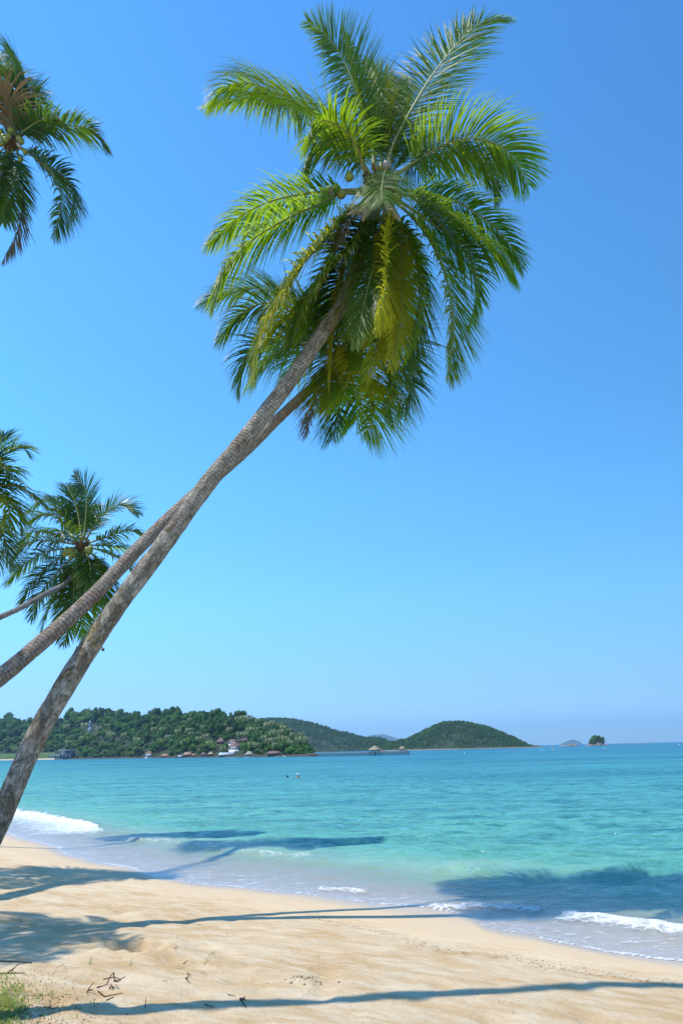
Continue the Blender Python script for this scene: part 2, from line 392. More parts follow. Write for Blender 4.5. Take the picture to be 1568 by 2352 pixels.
# ---------------------------------------------------------------- sea
def poly_dist(x, y, P):
    P = np.asarray(P); best = np.full(x.shape, 1e9); tt = np.zeros(x.shape); sg = np.zeros(x.shape); n = len(P)-1
    for i in range(n):
        a, b = P[i], P[i+1]; ab = b-a; L = ab@ab
        t_ = np.clip(((x-a[0])*ab[0]+(y-a[1])*ab[1])/L, 0, 1)
        dx, dy = x-a[0]-t_*ab[0], y-a[1]-t_*ab[1]; d_ = np.hypot(dx, dy); m = d_ < best
        best = np.where(m, d_, best); tt = np.where(m, (i+t_)/n, tt)
        sg = np.where(m, np.sign(ab[0]*dy-ab[1]*dx), sg)
    return best, tt, sg
WV = [  # breaking crests: pixels, height, width, foam amount, foam tail towards the beach
    ([(-80, 1848), (30, 1868), (110, 1880), (170, 1892), (215, 1908), (255, 1921)], .16, .6, .90, 2.8),
    ([(255, 1921), (330, 1934), (430, 1946), (520, 1958), (640, 1972), (760, 1988)], .10, .7, .50, .6),
    ([(960, 2082), (1060, 2085), (1170, 2090), (1268, 2096)], .07, .32, .75, .35),
    ([(1258, 2094), (1330, 2106), (1420, 2117), (1500, 2128), (1568, 2138), (1660, 2150)], .08, .26, .88, .42),
    ([(720, 2040), (800, 2046), (850, 2052)], .05, .3, .75, .3),
    ([(980, 2002), (1180, 2008), (1400, 2004), (1600, 1990)], .13, 1.1, .0, .1)]
WV = [(np.array([onz(u, v, 0)[:2] for u, v in p]), h, wd, f, tl) for p, h, wd, f, tl in WV]
def sea_fields(x, y):
    z = np.zeros_like(x); foam = np.zeros_like(x); s = sdist(x, y)
    off = np.clip(-s/6, 0, 1); dist = np.hypot(x, y)
    fade = 1/(1+(dist/160)**2)
    rx = x+.30*y; ry = y-.30*x
    for (kx, ky, a, sd_) in ((.22, .75, .085, 1), (.6, 1.9, .05, 2), (1.2, 3.4, .026, 3), (2.6, 6.0, .011, 4)):
        wx = fbm(x*kx, ry*ky*.55, 2, sd_*7)
        z += a*(1-np.abs(wx)*2.2)*off*fade
    m = (dist < 70)
    xs, ys, ss = x[m], y[m], s[m]; zz = z[m]; ff = foam[m]
    for P, h, wd, f, tl in WV:
        d_, t_, sg = poly_dist(xs, ys, P)
        env = np.clip(np.minimum(t_, 1-t_)*8, 0, 1) if f < .9 else np.clip((1-t_)*5, 0, 1)
        if h == .08: env = np.clip(t_*7, 0, 1)
        wob = vnoise(xs*1.6, ys*1.6, 51)*.35*wd
        dd = d_*sg+wob                                   # + offshore
        prof = np.where(dd > 0, np.exp(-(dd/(wd*1.3))**2), np.exp(-(dd/(wd*.45))**2))
        zz += h*env*prof*(1+.25*vnoise(xs*3, ys*3, 52))
        shoreward = np.where(dd < wd*.15, np.exp(-np.abs(dd)/tl), np.exp(-((dd-wd*.15)/(wd*.18))**2))
        ff = np.maximum(ff, f*env*shoreward)
    en = .55+.45*vnoise(xs*.9, ys*.9, 77)
    ff = np.maximum(ff, np.exp(-((ss+.035)/.05)**2)*(.55+.5*en))
    ff = np.maximum(ff, np.exp(-((ss+.9+.5*vnoise(xs*.8, ys*.6, 78))/.10)**2)*.42*np.clip(en*1.6-.4, 0, 1))
    ff = np.maximum(ff, np.where((ss < 0), .42*np.exp(ss/1.9), 0))
    z[m] = zz; foam[m] = ff
    gb, _ = ground_base(x, y)
    film = gb+.012
    z = np.where(s < 0, np.maximum(z, film), film-.35*s)
    z = np.where(s > .6, film-.2, z)
    return z, foam, s
Xw = grid_axis(-12, 12, .07, 15000, 1.07)
yw = [8.0]
while yw[-1] < 15000: yw.append(yw[-1]+(max(.05, yw[-1]*.006) if yw[-1] < 90 else (yw[-1]-90)*.08+.54))
yb = [8.0]; d = .08
while yb[-1] > -15000: d *= 1.2; yb.append(yb[-1]-d)
Yw = np.array(yb[::-1][:-1]+yw)
store = {}
def zf(x, y):
    z, f, s = sea_fields(x, y); store['f'] = f; store['s'] = s; return z
V, Q = sheet(Xw, Yw, zf)
keep = (store['s'][Q].min(axis=1) < .5); Q = Q[keep]
t = NT('sea_water'); pos = t.n('ShaderNodeNewGeometry').outputs['Position']; sd = t.attr('sd'); foam = t.attr('foam')
dpt = t.math('MULTIPLY', sd, -1.0)
lg = t.math('LOGARITHM', t.math('MAXIMUM', dpt, .3), 10.0)          # -.5 .. 4.2
lg = t.math('ADD', lg, t.math('MULTIPLY', t.math('SUBTRACT', t.noise(.10, t.mapping(pos, (.35, 1, 1)), 3), .5), .45))
col = t.ramp(t.maprange(lg, -.5, 4.2), [(.0, (.50, .42, .31)), (.16, (.44, .41, .29)), (.225, (.27, .41, .26)), (.285, (.12, .38, .27)), (.38, (.10, .36, .285)),
                                       (.54, (.055, .28, .30)), (.66, (.016, .20, .26)), (.78, (.006, .10, .22)), (.90, (.003, .045, .15))])
pn = t.noise(.018, t.mapping(pos, (.25, 1, 1)), 4, .6)
patch = t.math('MULTIPLY', t.ramp(pn, [(.50, 0), (.62, 1)]), t.maprange(dpt, 12, 45))
col = t.mix(t.math('MULTIPLY', patch, .42), col, (.012, .14, .22))
pl = t.noise(.011, t.mapping(pos, (.2, 1.3, 1)), 3, .5)
col = t.mix(t.math('MULTIPLY', t.ramp(pl, [(.56, 0), (.64, 1)]), t.maprange(dpt, 60, 200, 0, .6)), col, (.03, .42, .46))
# ripples
wv = t.mapping(pos, (.42, 1.0, 1), (0, 0, math.radians(10)))
r1 = t.noise(1.5, wv, 5, .62, .5); r2 = t.noise(6.5, wv, 3, .6, .3); r3 = t.noise(.22, wv, 3, .55)
r4 = t.noise(3.4, t.mapping(pos, (.45, 1.1, 1), (0, 0, math.radians(-14))), 3, .6, .4)
hh = t.math('ADD', t.math('MULTIPLY', r1, .24), t.math('MULTIPLY', r2, .05)); hh = t.math('ADD', hh, t.math('MULTIPLY', r4, .10)); hh = t.math('ADD', hh, t.math('MULTIPLY', r3, .5))
bst = t.maprange(dpt, .3, 8, .12, .8)
nb = t.n('ShaderNodeBump', {'Height': hh, 'Strength': bst, 'Distance': 1.9}).outputs[0]
# wavelet shading is put into the colour: darker troughs, paler crests
gm = t.maprange(dpt, 2, 12, 0, 1)
col = t.mix(t.math('MULTIPLY', t.ramp(r1, [(.36, 1), (.52, 0)]), t.math('MULTIPLY', gm, .72)), col, (.010, .13, .12))
r5 = t.noise(.42, t.mapping(pos, (.16, 1.0, 1), (0, 0, math.radians(8))), 5, .65, .4)
col = t.mix(t.math('MULTIPLY', t.ramp(r5, [(.38, 1), (.54, 0)]), t.math('MULTIPLY', gm, .62)), col, (.010, .13, .16))  # painted dark troughs for longer ripples at middle distance
col = t.mix(t.math('MULTIPLY', t.ramp(r4, [(.52, 0), (.66, 1)]), t.math('MULTIPLY', gm, .45)), col, (.14, .46, .50))  # pale wavelet faces mixed into the colour
r6 = t.noise(.07, t.mapping(pos, (.12, 1.0, 1)), 5, .7, .3)
col = t.mix(t.math('MULTIPLY', t.ramp(r6, [(.40, 1), (.54, 0)]), t.maprange(dpt, 40, 120, 0, .62)), col, (.005, .085, .16))  # far ripple shading, also painted into the base colour
alpha = t.maprange(dpt, .0, 4.5, .20, 1.0)
dif = t.n('ShaderNodeMixShader', {0: alpha, 1: t.n('ShaderNodeBsdfTransparent').outputs[0], 2: t.n('ShaderNodeBsdfDiffuse', {'Color': col, 'Normal': nb}).outputs[0]}).outputs[0]
# the faces of the wavelets that one sees at a low angle are tilted towards the viewer, so the mirror share of the whole sea stays limited
fre = t.math('MINIMUM', t.n('ShaderNodeFresnel', {'IOR': 1.33, 'Normal': nb}).outputs[0], t.maprange(dpt, 3, 60, .42, .27))
wat = t.n('ShaderNodeMixShader', {0: fre, 1: dif, 2: t.n('ShaderNodeBsdfGlossy', {'Color': (1, 1, 1, 1), 'Roughness': .14, 'Normal': nb}).outputs[0]}).outputs[0]
fn = t.noise(5.5, t.mapping(pos, (1, .8, 1)), 8, .7, 1.2); fn2 = t.n('ShaderNodeTexVoronoi', {'Vector': t.mix(.12, pos, t.noise(3, pos, 3, out=1)), 'Scale': 4.2}, feature='DISTANCE_TO_EDGE').outputs[0]
lace = t.math('MULTIPLY', t.ramp(fn2, [(.0, 1), (.10, 0)]), .28)
fb = t.noise(1.9, t.mapping(pos, (.8, 1.2, 1)), 5, .65, .8)
fm = t.math('ADD', t.math('SUBTRACT', foam, t.math('ADD', t.math('MULTIPLY', fn, .75), t.math('MULTIPLY', fb, .50))), t.math('MULTIPLY', lace, t.math('MULTIPLY', foam, 2.2)))
sk_ = t.noise(1.0, t.mapping(pos, (2.2, 9, 1), (0, 0, math.radians(20))), 6, .7, .8)
film = t.math('MULTIPLY', t.ramp(sk_, [(.50, 0), (.64, 1)]), t.math('MULTIPLY', t.maprange(dpt, .1, .6), t.maprange(dpt, 5.5, 1.5)))
fm = t.math('ADD', fm, t.math('MULTIPLY', film, .34))
fm = t.math('MULTIPLY', t.maprange(fm, -.12, .26), .93)
fbump = t.bump(t.math('ADD', fn, t.noise(22, pos, 4)), .9, .06)
fo = t.princ((.80, .80, .78), .7, .2, fbump)
M['sea'] = t.fin(t.n('ShaderNodeMixShader', {0: fm, 1: wat, 2: fo}).outputs[0])
g = mesh('sea', V, Q, [M['sea']], smooth=True); fattr(g, 'sd', store['s']); fattr(g, 'foam', store['f'])
tag(link('sea', g), kind='structure')

# ---------------------------------------------------------------- palms
def frond_mesh(name, P3, leaf=1.0, spacing=.052, droop=.9, lift=.25, width=.042, mats=None, seg=4, start=.13, twist=0, gap=0.08, fold=True, rad=.035, wind=(.12, .04, 0), roll=0.0):
    P, L = cat_rom(P3, 48)
    T, S, N = frames(P)
    if twist:
        a = np.linspace(twist*.4, twist, len(P))[:, None]; S, N = S*np.cos(a)+N*np.sin(a), N*np.cos(a)-S*np.sin(a)
    if roll: S, N = S*math.cos(roll)+N*math.sin(roll), N*math.cos(roll)-S*math.sin(roll)
    n = max(18, int(L*(1-start)/spacing))
    s = np.linspace(start, .995, n); s = np.clip(s+RNG.normal(0, .25/n, n), start, 1)
    idx = s*(len(P)-1); i0 = np.clip(idx.astype(int), 0, len(P)-2); fr = (idx-i0)[:, None]
    g_ = lambda A: A[i0]*(1-fr)+A[i0+1]*fr
    p, tt, ss, nn = g_(P), unit(g_(T)), unit(g_(S)), unit(g_(N))
    Vs, Qs, tips = [], [], []; off = 0
    prof = np.interp(s, [start, start+.07, .35, .6, .85, 1], [.55, .8, 1.0, 1.0, .62, .22])
    for sg in (-1, 1):
        k = n
        keep = RNG.random(k) > gap*(.4+.6*(np.sin(s*23+sg*2+L*7) > .3))
        ang = np.interp(s, [start, .5, 1], [1.22, 1.0, .42])+RNG.normal(0, .07, k)
        li = lift+RNG.normal(0, .13, k)
        d0 = tt*np.cos(ang)[:, None]+(sg*ss*np.cos(li)[:, None]+nn*np.sin(li)[:, None])*np.sin(ang)[:, None]
        ll = leaf*prof*(1+RNG.normal(0, .07, k)); dr = droop*np.clip(1+RNG.normal(0, .25, k), .2, 2)
        q = p.copy(); rows = []
        wp = np.array([.55, 1.0, .85, .5, .06]) if seg == 4 else np.array([.6, 1.0, .7, .06])
        wd = width*np.clip(prof+.25, .4, 1)*(1+RNG.normal(0, .12, k))
        jit = RNG.normal(0, .05, (k, 3))
        for j in range(seg+1):
            f_ = j/seg
            d_ = unit(d0+np.array([0, 0, -1.0])*(dr*f_**1.1)[:, None]+np.array(wind)*f_+jit*f_)
            W = unit(tt-d_*np.sum(tt*d_, 1, keepdims=True)); B = np.cross(d_, W)
            h_ = (wd*wp[j])[:, None]*.5
            if fold and seg == 4:
                up = np.where(np.sum(B*nn, 1, keepdims=True) > 0, 1, -1)*B*h_*.55
                rows.append(np.stack([q-W*h_-up, q, q+W*h_-up], 1))
            else: rows.append(np.stack([q-W*h_, q+W*h_], 1))
            q = q+d_*(ll/seg)[:, None]
        A = np.stack(rows, 1)[keep]                      # (k, seg+1, c, 3)
        k, r_, c_, _ = A.shape; Vs.append(A.reshape(-1, 3))
        b = np.arange(k)[:, None, None]*r_*c_+np.arange(r_-1)[None, :, None]*c_+np.arange(c_-1)[None, None]
        Qs.append((np.stack([b, b+1, b+1+c_, b+c_], -1).reshape(-1, 4))+off); off += k*r_*c_
        tips.append(np.tile(np.repeat(np.linspace(0, 1, r_), c_), k))
    nleaf = sum(len(q_) for q_ in Qs)
    rr = np.interp(np.linspace(0, 1, len(P)), [0, .04, .15, 1], [rad*1.9, rad*1.25, rad, .005])
    Pr = P[::2]; tv, tq, tt3 = tube(Pr, rr[::2], 5)
    V = np.vstack(Vs+[tv]); mi = np.concatenate([np.zeros(nleaf), np.ones(len(tq)+len(tt3))])
    me = mesh(name, V, [np.vstack(Qs+[tq+off]), tt3+off], mats or [M['frond'], M['rachis']], mi)
    fattr(me, 'tip', np.concatenate(tips+[np.zeros(len(tv))]))
    return me

def trunk_mesh(path, r0, r1, mat, ring=.085, k=28, flare=1.25, res=.028, amp=1.0, knobs=0):
    P, L = cat_rom(path, max(40, int(np.linalg.norm(np.diff(path, axis=0), axis=1).sum()/res)))
    n = len(P); s = np.linspace(0, L, n); T, S, N = frames(P)
    a = np.linspace(0, 2*np.pi, k, endpoint=False)
    # uneven ring scars: saw teeth of varying spacing
    nr = int(L/ring)+3; pos = np.cumsum(ring*(1+RNG.normal(0, .22, nr)).clip(.5, 1.6))
    sa = s[:, None]+.018*np.sin(a+1.3)[None]+.016*vnoise(np.cos(a)[None]*1.5+s[:, None]*.8, np.sin(a)[None]*1.5+3, 5)
    idx = np.searchsorted(pos, sa); lo = np.where(idx > 0, pos[np.clip(idx-1, 0, nr-1)], 0); hi = pos[np.clip(idx, 0, nr-1)]
    saw = np.clip((sa-lo)/(hi-lo+1e-6), 0, 1)
    r = np.interp(s, [0, .5, 1.6, L], [r0*flare*1.15, r0*flare, r0, r1])
    ca, sn = np.cos(a)[None], np.sin(a)[None]
    lump = .06*vnoise(ca*1.6+s[:, None]*1.3, sn*1.6+s[:, None]*.6, 8)+.05*vnoise(ca*3+s[:, None]*4, sn*3-s[:, None]*3, 12)+.03*vnoise(ca*7+s[:, None]*11, sn*7, 13)
    rg = np.clip((s-.15*L)/(.4*L), .08 if knobs else .8, 1)[:, None]
    rad = r[:, None]*(1+amp*rg*(.045*(1-saw)**1.5-.015)+lump*amp)
    if knobs:
        for _ in range(knobs):
            s0 = RNG.uniform(.2*L*0, .42*L); a0 = RNG.uniform(2.2, 4.4)
            da = (a[None]-a0+np.pi) % (2*np.pi)-np.pi
            rad = rad+.035*np.exp(-((s[:, None]-s0)/.13)**2-(da/.35)**2)*(1+.8*vnoise(s[:, None]*25, a[None]*9, 3))
    V = (P[:, None]+rad[..., None]*(np.cos(a)[None, :, None]*S[:, None]+np.sin(a)[None, :, None]*N[:, None])).reshape(-1, 3)
    i = np.arange(n-1)[:, None]*k; j = np.arange(k)[None]; j2 = (j+1) % k
    Q = np.stack([i+j, i+j2, i+k+j2, i+k+j], -1).reshape(-1, 4)
    me = mesh('trunk', V, Q, [mat], smooth=True)
    at_ = me.attributes.new('trunk_uv', 'FLOAT_VECTOR', 'POINT')
    # u wraps round as a point on a circle so there is no seam; y is metres along the trunk
    uu = np.stack([np.tile(np.cos(a), n)*.35, np.repeat(s, k), np.tile(np.sin(a), n)*.35], 1)
    at_.data.foreach_set('vector', uu.astype(np.float32).ravel())
    return me

def nut_mesh(r=.11, mat='nut'):
    V, T = ICO2; V = V.copy()*r*np.array([1, 1, 1.25]); V[:, :2] *= (1-.12*(V[:, 2:]/r))
    V += .04*r*np.sign(np.cos(3*np.arctan2(V[:, 1:2], V[:, 0:1])))*V/ r
    return mesh('coconut', V, T, [M[mat]], smooth=True)
NUT, NUTP = nut_mesh(), nut_mesh(.10, 'nut_pale')

def palm(label, trunk_path, r0, r1, crown, fronds, barkm, group, nuts=6, leaf=1.0, spacing=.055, width=.043, seg=4, trunk_kw={}, name='coconut_palm', back=0, backlen=3.5, frmat='frond'):
    """fronds: (list of 3-D points, opts)"""
    base = np.array(trunk_path[0])
    rt = empty(name, base, label, 'palm tree', group)
    def add(nm, me, off=None, lab=None):
        o = link(nm, me, rt); o.location = Vector(-base) if off is None else Vector(np.asarray(off)-base)
        if lab: o['label'] = lab
        return o
    add('trunk', trunk_mesh(np.array(trunk_path), r0, r1, M[barkm], **trunk_kw))
    crown = np.array(crown, float)
    # heart of the crown: fibrous sheaths round the top of the stem
    mb = MB(); d = unit(crown-np.array(trunk_path[-2]))
    V, T = ICO2; hv = V*np.array([r1*1.7, r1*1.7, r1*2.6]); hv = hv*(1+.15*vnoise(V[:, 0]*4, V[:, 2]*4, 3))[:, None]
    mb.add(hv+crown-d*.05, None, T)
    for i in range(14):
        a = i*2.4; rr = r1*1.3
        p0 = crown+np.array([math.cos(a)*rr*.7, math.sin(a)*rr*.7, -.3]); p1 = crown+np.array([math.cos(a)*rr*2.2, math.sin(a)*rr*2.2, .15+.2*RNG.random()])
        mb.tube(np.array([p0, (p0+p1)/2+[0, 0, -.05], p1]), [.07, .055, .03], 5)
    add('crown_heart', mb.build('crown_heart', M['fibre'], True))
    for pts, o in fronds:
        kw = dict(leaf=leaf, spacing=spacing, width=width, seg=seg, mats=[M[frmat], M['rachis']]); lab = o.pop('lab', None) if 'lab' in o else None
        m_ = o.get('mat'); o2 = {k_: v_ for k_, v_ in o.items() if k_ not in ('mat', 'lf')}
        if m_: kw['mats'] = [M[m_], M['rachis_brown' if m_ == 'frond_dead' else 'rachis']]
        if 'lf' in o: kw['leaf'] = leaf*o['lf']
        kw.update(o2)
        add('frond', frond_mesh('frond', np.array(pts), **kw), None, lab)
    for i in range(nuts):
        a = i*2.1+.4; q = crown+np.array([math.cos(a)*.34, math.sin(a)*.30-.12, -.12-.16*(i % 3)])
        add('coconut', NUT, q)
    return rt, add

def px_frond(pts, Yc, dy, f=None):
    """picture points to 3-D, depth easing from Yc by dy at the tip"""
    P, _ = cat_rom(np.array(pts, float), 9); n = len(P)
    return [at(P[i, 0], P[i, 1], Yc+dy*(i/(n-1))**.9) for i in range(n)]
z1 = lambda x, y: (448+.5127*x, .5127*y)
z2 = lambda x, y: (448+.5127*x, 517+.5127*y)
z3 = lambda x, y: (.232*x, 86+.232*y)
z4 = lambda x, y: (.2685*x, 976+.2685*y)

# --- tall palm leaning over the sea, in front
Y = 15.6; cc = z1(835, 840); CR = at(*cc, Y)
A = lambda pts, zf=z1: [zf(*p) for p in pts]
main = [
 (A([(800,760),(790,640),(735,440),(655,250),(570,140),(500,95)]), .6, dict(droop=.15, lift=.05, roll=.9, twist=.2)),
 (A([(810,760),(785,560),(735,380),(700,240),(680,150)]), 1.6, dict(droop=.3, lf=.7, roll=-.8)),
 (A([(830,760),(845,560),(835,420),(800,320),(765,275)]), 1.4, dict(droop=.3, lf=.65, roll=.7, mat='frond_yellow')),
 (A([(850,760),(880,560),(890,430),(870,340)]), 1.0, dict(droop=.25, lf=.65, roll=-.7)),
 (A([(860,760),(930,600),(950,450),(925,350)]), 1.8, dict(droop=.3, lf=.6, roll=.8, mat='frond_yellow')),
 (A([(855,770),(870,690),(930,560),(1060,340),(1200,170),(1320,80),(1400,85)]), .1, dict(droop=.42, lift=.05, roll=-1.15, lf=1.02)),
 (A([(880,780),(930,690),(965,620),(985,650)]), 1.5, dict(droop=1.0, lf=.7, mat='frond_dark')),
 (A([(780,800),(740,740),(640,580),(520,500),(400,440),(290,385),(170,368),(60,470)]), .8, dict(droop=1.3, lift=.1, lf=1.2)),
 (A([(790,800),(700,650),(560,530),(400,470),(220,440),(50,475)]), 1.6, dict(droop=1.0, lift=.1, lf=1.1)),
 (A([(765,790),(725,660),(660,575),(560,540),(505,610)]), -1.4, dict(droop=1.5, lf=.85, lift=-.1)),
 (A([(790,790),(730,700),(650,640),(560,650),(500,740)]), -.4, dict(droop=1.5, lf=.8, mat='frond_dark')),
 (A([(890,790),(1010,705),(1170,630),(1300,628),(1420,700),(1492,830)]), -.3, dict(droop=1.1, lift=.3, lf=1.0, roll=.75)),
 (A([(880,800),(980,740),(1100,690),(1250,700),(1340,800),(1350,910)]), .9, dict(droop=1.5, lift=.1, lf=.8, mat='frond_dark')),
 (A([(862,790),(868,752),(850,770),(835,850),(838,905)]), -2.4, dict(droop=1.3, lf=.8, lift=-.15, start=.22)),
 (A([(760,850),(620,855),(450,875),(330,905),(200,970),(50,1100)]), .3, dict(droop=1.3, lift=.2, lf=.85)),
 (A([(770,870),(640,870),(530,925),(400,985),(230,1095),(115,1250),(80,1380)]), -1.2, dict(droop=1.5, lift=.15, lf=1.0)),
 (A([(790,890),(700,930),(590,1060),(460,1210),(380,1350),(300,1500),(262,1680)]), -1.3, dict(droop=1.2, lf=.9, mat='frond_yellow')),
 (A([(800,900),(690,1000),(600,1200),(520,1380),(460,1500)]), -.3, dict(droop=1.0, lf=.85)),
 (A([(810,900),(740,1050),(660,1200),(600,1400),(560,1560)]), .6, dict(droop=.9, lf=.9, mat='frond_dark')),
 (A([(855,900),(880,980),(862,1130),(850,1310),(805,1480)]), -1.9, dict(droop=.9, lf=.72, roll=.9, mat='frond_yellow')),
 (A([(850,900),(850,1050),(830,1250),(800,1420)]), -1.2, dict(droop=.9, lf=.55, roll=-.7, gap=.25)),
 (A([(880,890),(960,960),(1060,1090),(1130,1270),(1158,1470),(1132,1705)]), -1.6, dict(droop=.9, lf=.92)),
 (A([(890,880),(1000,960),(1130,1050),(1230,1160),(1262,1300),(1228,1450)]), .3, dict(droop=1.1, lf=.8)),
 (A([(900,850),(980,855),(1150,895),(1300,985),(1400,1080),(1468,1100),(1460,1090)][:5]+[(1440,1150),(1465,1200)]), .5, dict(droop=1.1, lift=.2, lf=.85)),
 (A([(900,870),(1000,880),(1120,940),(1230,1030),(1350,1120),(1430,1240)]), -.9, dict(droop=1.4, lift=0, lf=.95)),
 (A([(890,860),(960,880),(1060,960),(1150,1080),(1180,1200)]), -.4, dict(droop=1.3, lf=.8)),
 (A([(870,900),(900,1000),(925,1200),(915,1450),(870,1660)]), -1.0, dict(droop=.8, gap=.3, lf=.62, mat='frond_yellow')),
 (A([(860,900),(870,1100),(860,1350),(800,1600),(765,1700)]), -.6, dict(droop=.7, gap=.3, lf=.62, mat='frond_yellow')),
 (A([(840,900),(790,1100),(780,1350),(770,1550)]), -.9, dict(droop=.7, gap=.3, lf=.62, mat='frond_yellow')),
 (A([(820,900),(700,1100),(640,1350),(612,1560),(600,1740)]), -.2, dict(droop=.8, lf=.6, gap=.2, mat='frond_yellow')),
 (A([(850,900),(890,1150),(905,1400),(880,1600)]), 1.0, dict(droop=.8, lf=.8)),
 (A([(820,900),(720,1080),(560,1260),(470,1420),(430,1560)]), -.9, dict(droop=1.1, lf=.85)),
 (A([(830,900),(760,1120),(680,1350),(560,1520),(520,1640)]), -.2, dict(droop=1.0, lf=.85)),
 (A([(870,900),(960,1080),(1010,1300),(985,1500),(930,1640)]), -.4, dict(droop=.9, lf=.9)),
 (A([(850,900),(820,1100),(760,1350),(720,1560)]), -1.2, dict(droop=1.0, lf=.6, roll=.3, gap=.25)),
 (A([(780,880),(720,940),(660,1020),(640,1100)]), -.8, dict(droop=1.2, lf=.6, mat='frond_dead', gap=.4)),
]
fr = [(px_frond(p, Y, dy), o) for p, dy, o in main]
tp = [(-118, 2130), (-60, 2010), (0, 1880), (71, 1719), (117, 1631), (180, 1527), (244, 1430), (304, 1346), (386, 1236), (470, 1120), (541, 1034), (612, 945), (680, 855), (740, 765), (790, 690), (822, 610), (838, 520)]
_l = np.concatenate([[0], np.cumsum([math.dist(tp[i_], tp[i_+1]) for i_ in range(len(tp)-1)])]); tp = [(a_, b_, 12.1+3.5*(q_/_l[-1])**1.1) for (a_, b_), q_ in zip(tp, _l)]
pts = [at(*p) for p in tp]; b0 = pts[0].copy(); b0[2] = float(ground_z(np.array([b0[0]]), np.array([b0[1]]))[0])-.15
pts[0] = b0; pts.append(CR)
gp = 'coconut palms leaning out over the beach'
pm, add = palm('tall coconut palm with thick mossy grey trunk leaning across the picture, crown top centre', pts, .168, .155, CR, fr, 'bark_grey', gp, 0, 1.42, .028, .040, trunk_kw=dict(knobs=26, k=36, flare=1.08, res=.022, ring=.075))
c1 = at(*z1(603, 850), Y-.5); add('coconut', NUTP, c1, 'pale dry coconut at the left of the crown')
c2 = at(*z1(858, 738), Y-.8); add('coconut', NUTP, c2, 'pale dry coconut at the top of the crown')
for q in ((630, 845), (655, 868), (690, 790), (905, 880), (705, 935)): add('coconut', NUT, at(*z1(*q), Y-.3))
mb = MB()
for q, e in (((840, 880), (920, 990)), ((800, 900), (680, 960)), ((770, 900), (750, 990))):
    a, b = at(*z1(*q), Y-.3), at(*z1(*e), Y-.9); mid = (a+b)/2+[0, 0, -.1]; mb.tube(np.array([a, mid, b]), [.03, .10, .015], 8)
add('spathe', mb.build('spathe', M['spathe'], True))
hang = MB(); q0 = at(232, 1478, 13.0); q1 = at(237, 1492, 13.0); hang.tube(np.array([q0, q1]), [.006, .01], 5); hang.add(ICO1[0]*.03+q1, None, ICO1[1]); add('bark_flake', hang.build('bark_flake', M['fibre']))

# --- second palm behind it
Y = 17.0; CR = at(*z2(690, 600), Y)
sec = [
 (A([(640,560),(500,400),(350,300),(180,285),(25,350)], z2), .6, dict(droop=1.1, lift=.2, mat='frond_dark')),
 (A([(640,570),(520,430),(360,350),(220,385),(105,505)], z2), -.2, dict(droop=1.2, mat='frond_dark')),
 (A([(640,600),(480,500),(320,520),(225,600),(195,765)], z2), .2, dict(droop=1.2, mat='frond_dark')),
 (A([(650,600),(500,520),(380,560),(290,650),(270,720)], z2), -.8, dict(droop=1.2)),
 (A([(660,620),(560,690),(530,830),(497,1000)], z2), -.8, dict(droop=.5, lf=.6, mat='frond_dead', lab='brown withered frond hanging down')),
 (A([(680,620),(640,720),(640,880),(612,1020)], z2), -.6, dict(droop=.6, lf=.8, mat='frond_dark')),
 (A([(680,600),(610,650),(600,760),(590,880)], z2), -1.1, dict(droop=.6, lf=.6, mat='frond_yellow')),
 (A([(700,620),(760,700),(800,850),(765,1015)], z2), -.8, dict(droop=.7)),
 (A([(690,620),(700,700),(740,830),(720,930)], z2), .4, dict(droop=.7)),
 (A([(720,580),(850,580),(940,680),(965,760),(915,860)], z2), .2, dict(droop=.9, mat='frond_dark')),
 (A([(720,570),(880,490),(960,560),(985,700)], z2), .9, dict(droop=.8, mat='frond_dark')),
 (A([(720,600),(830,640),(880,760),(850,880)], z2), -.6, dict(droop=.9)),
 (A([(690,560),(640,400),(560,300)], z2), .9, dict(droop=.9)),
 (A([(710,560),(780,420),(800,300)], z2), .9, dict(droop=.8)),
 (A([(670,590),(560,520),(450,600),(400,720)], z2), .9, dict(droop=.9)),
 (A([(690,590),(640,560),(620,620),(680,800)], z2), -1.6, dict(droop=1.0)),
 (A([(680,590),(560,420),(430,400),(330,480)], z2), -.8, dict(droop=1.2, mat='frond_yellow')),
 (A([(700,600),(720,520),(760,640),(800,780)], z2), -1.2, dict(droop=1.0, mat='frond_yellow')),
 (A([(690,600),(620,600),(600,700),(620,820)], z2), -1.0, dict(droop=.9, mat='frond_yellow')),
 (A([(710,580),(800,480),(880,600),(870,760)], z2), -.7, dict(droop=1.0, mat='frond')),
 (A([(700,580),(740,430),(700,330)], z2), -.2, dict(droop=.9)),
]
lim = z2(0, 600)[1]
sec = [([(a_, b_ if b_ < lim else lim+(b_-lim)*.86) for a_, b_ in p], dy, o) for p, dy, o in sec]
fr = [(px_frond(p, Y, dy), o) for p, dy, o in sec]
tp = [(-420, 1850, 10.2), (-250, 1725, 10.8), (-100, 1625, 11.6), (0, 1556, 12.2), (100, 1472, 12.9), (215, 1368, 13.5), (320, 1258, 14.2), (420, 1160, 14.9), (560, 1040, 15.8), (640, 960, 16.3), (720, 888, 16.8)]
pts = [at(*p) for p in tp]; b0 = pts[0]+(pts[0]-pts[1])*1.3; b0[2] = float(ground_z(np.array([b0[0]]), np.array([b0[1]]))[0])-.15
pts = [b0]+pts+[CR]
palm('coconut palm with the thinner reddish trunk crossing behind the tall leaning palm', pts, .142, .108, CR, fr, 'bark_warm', gp, 3, 1.35, .031, .040, trunk_kw=dict(k=32, ring=.10, amp=.65, flare=1.15))

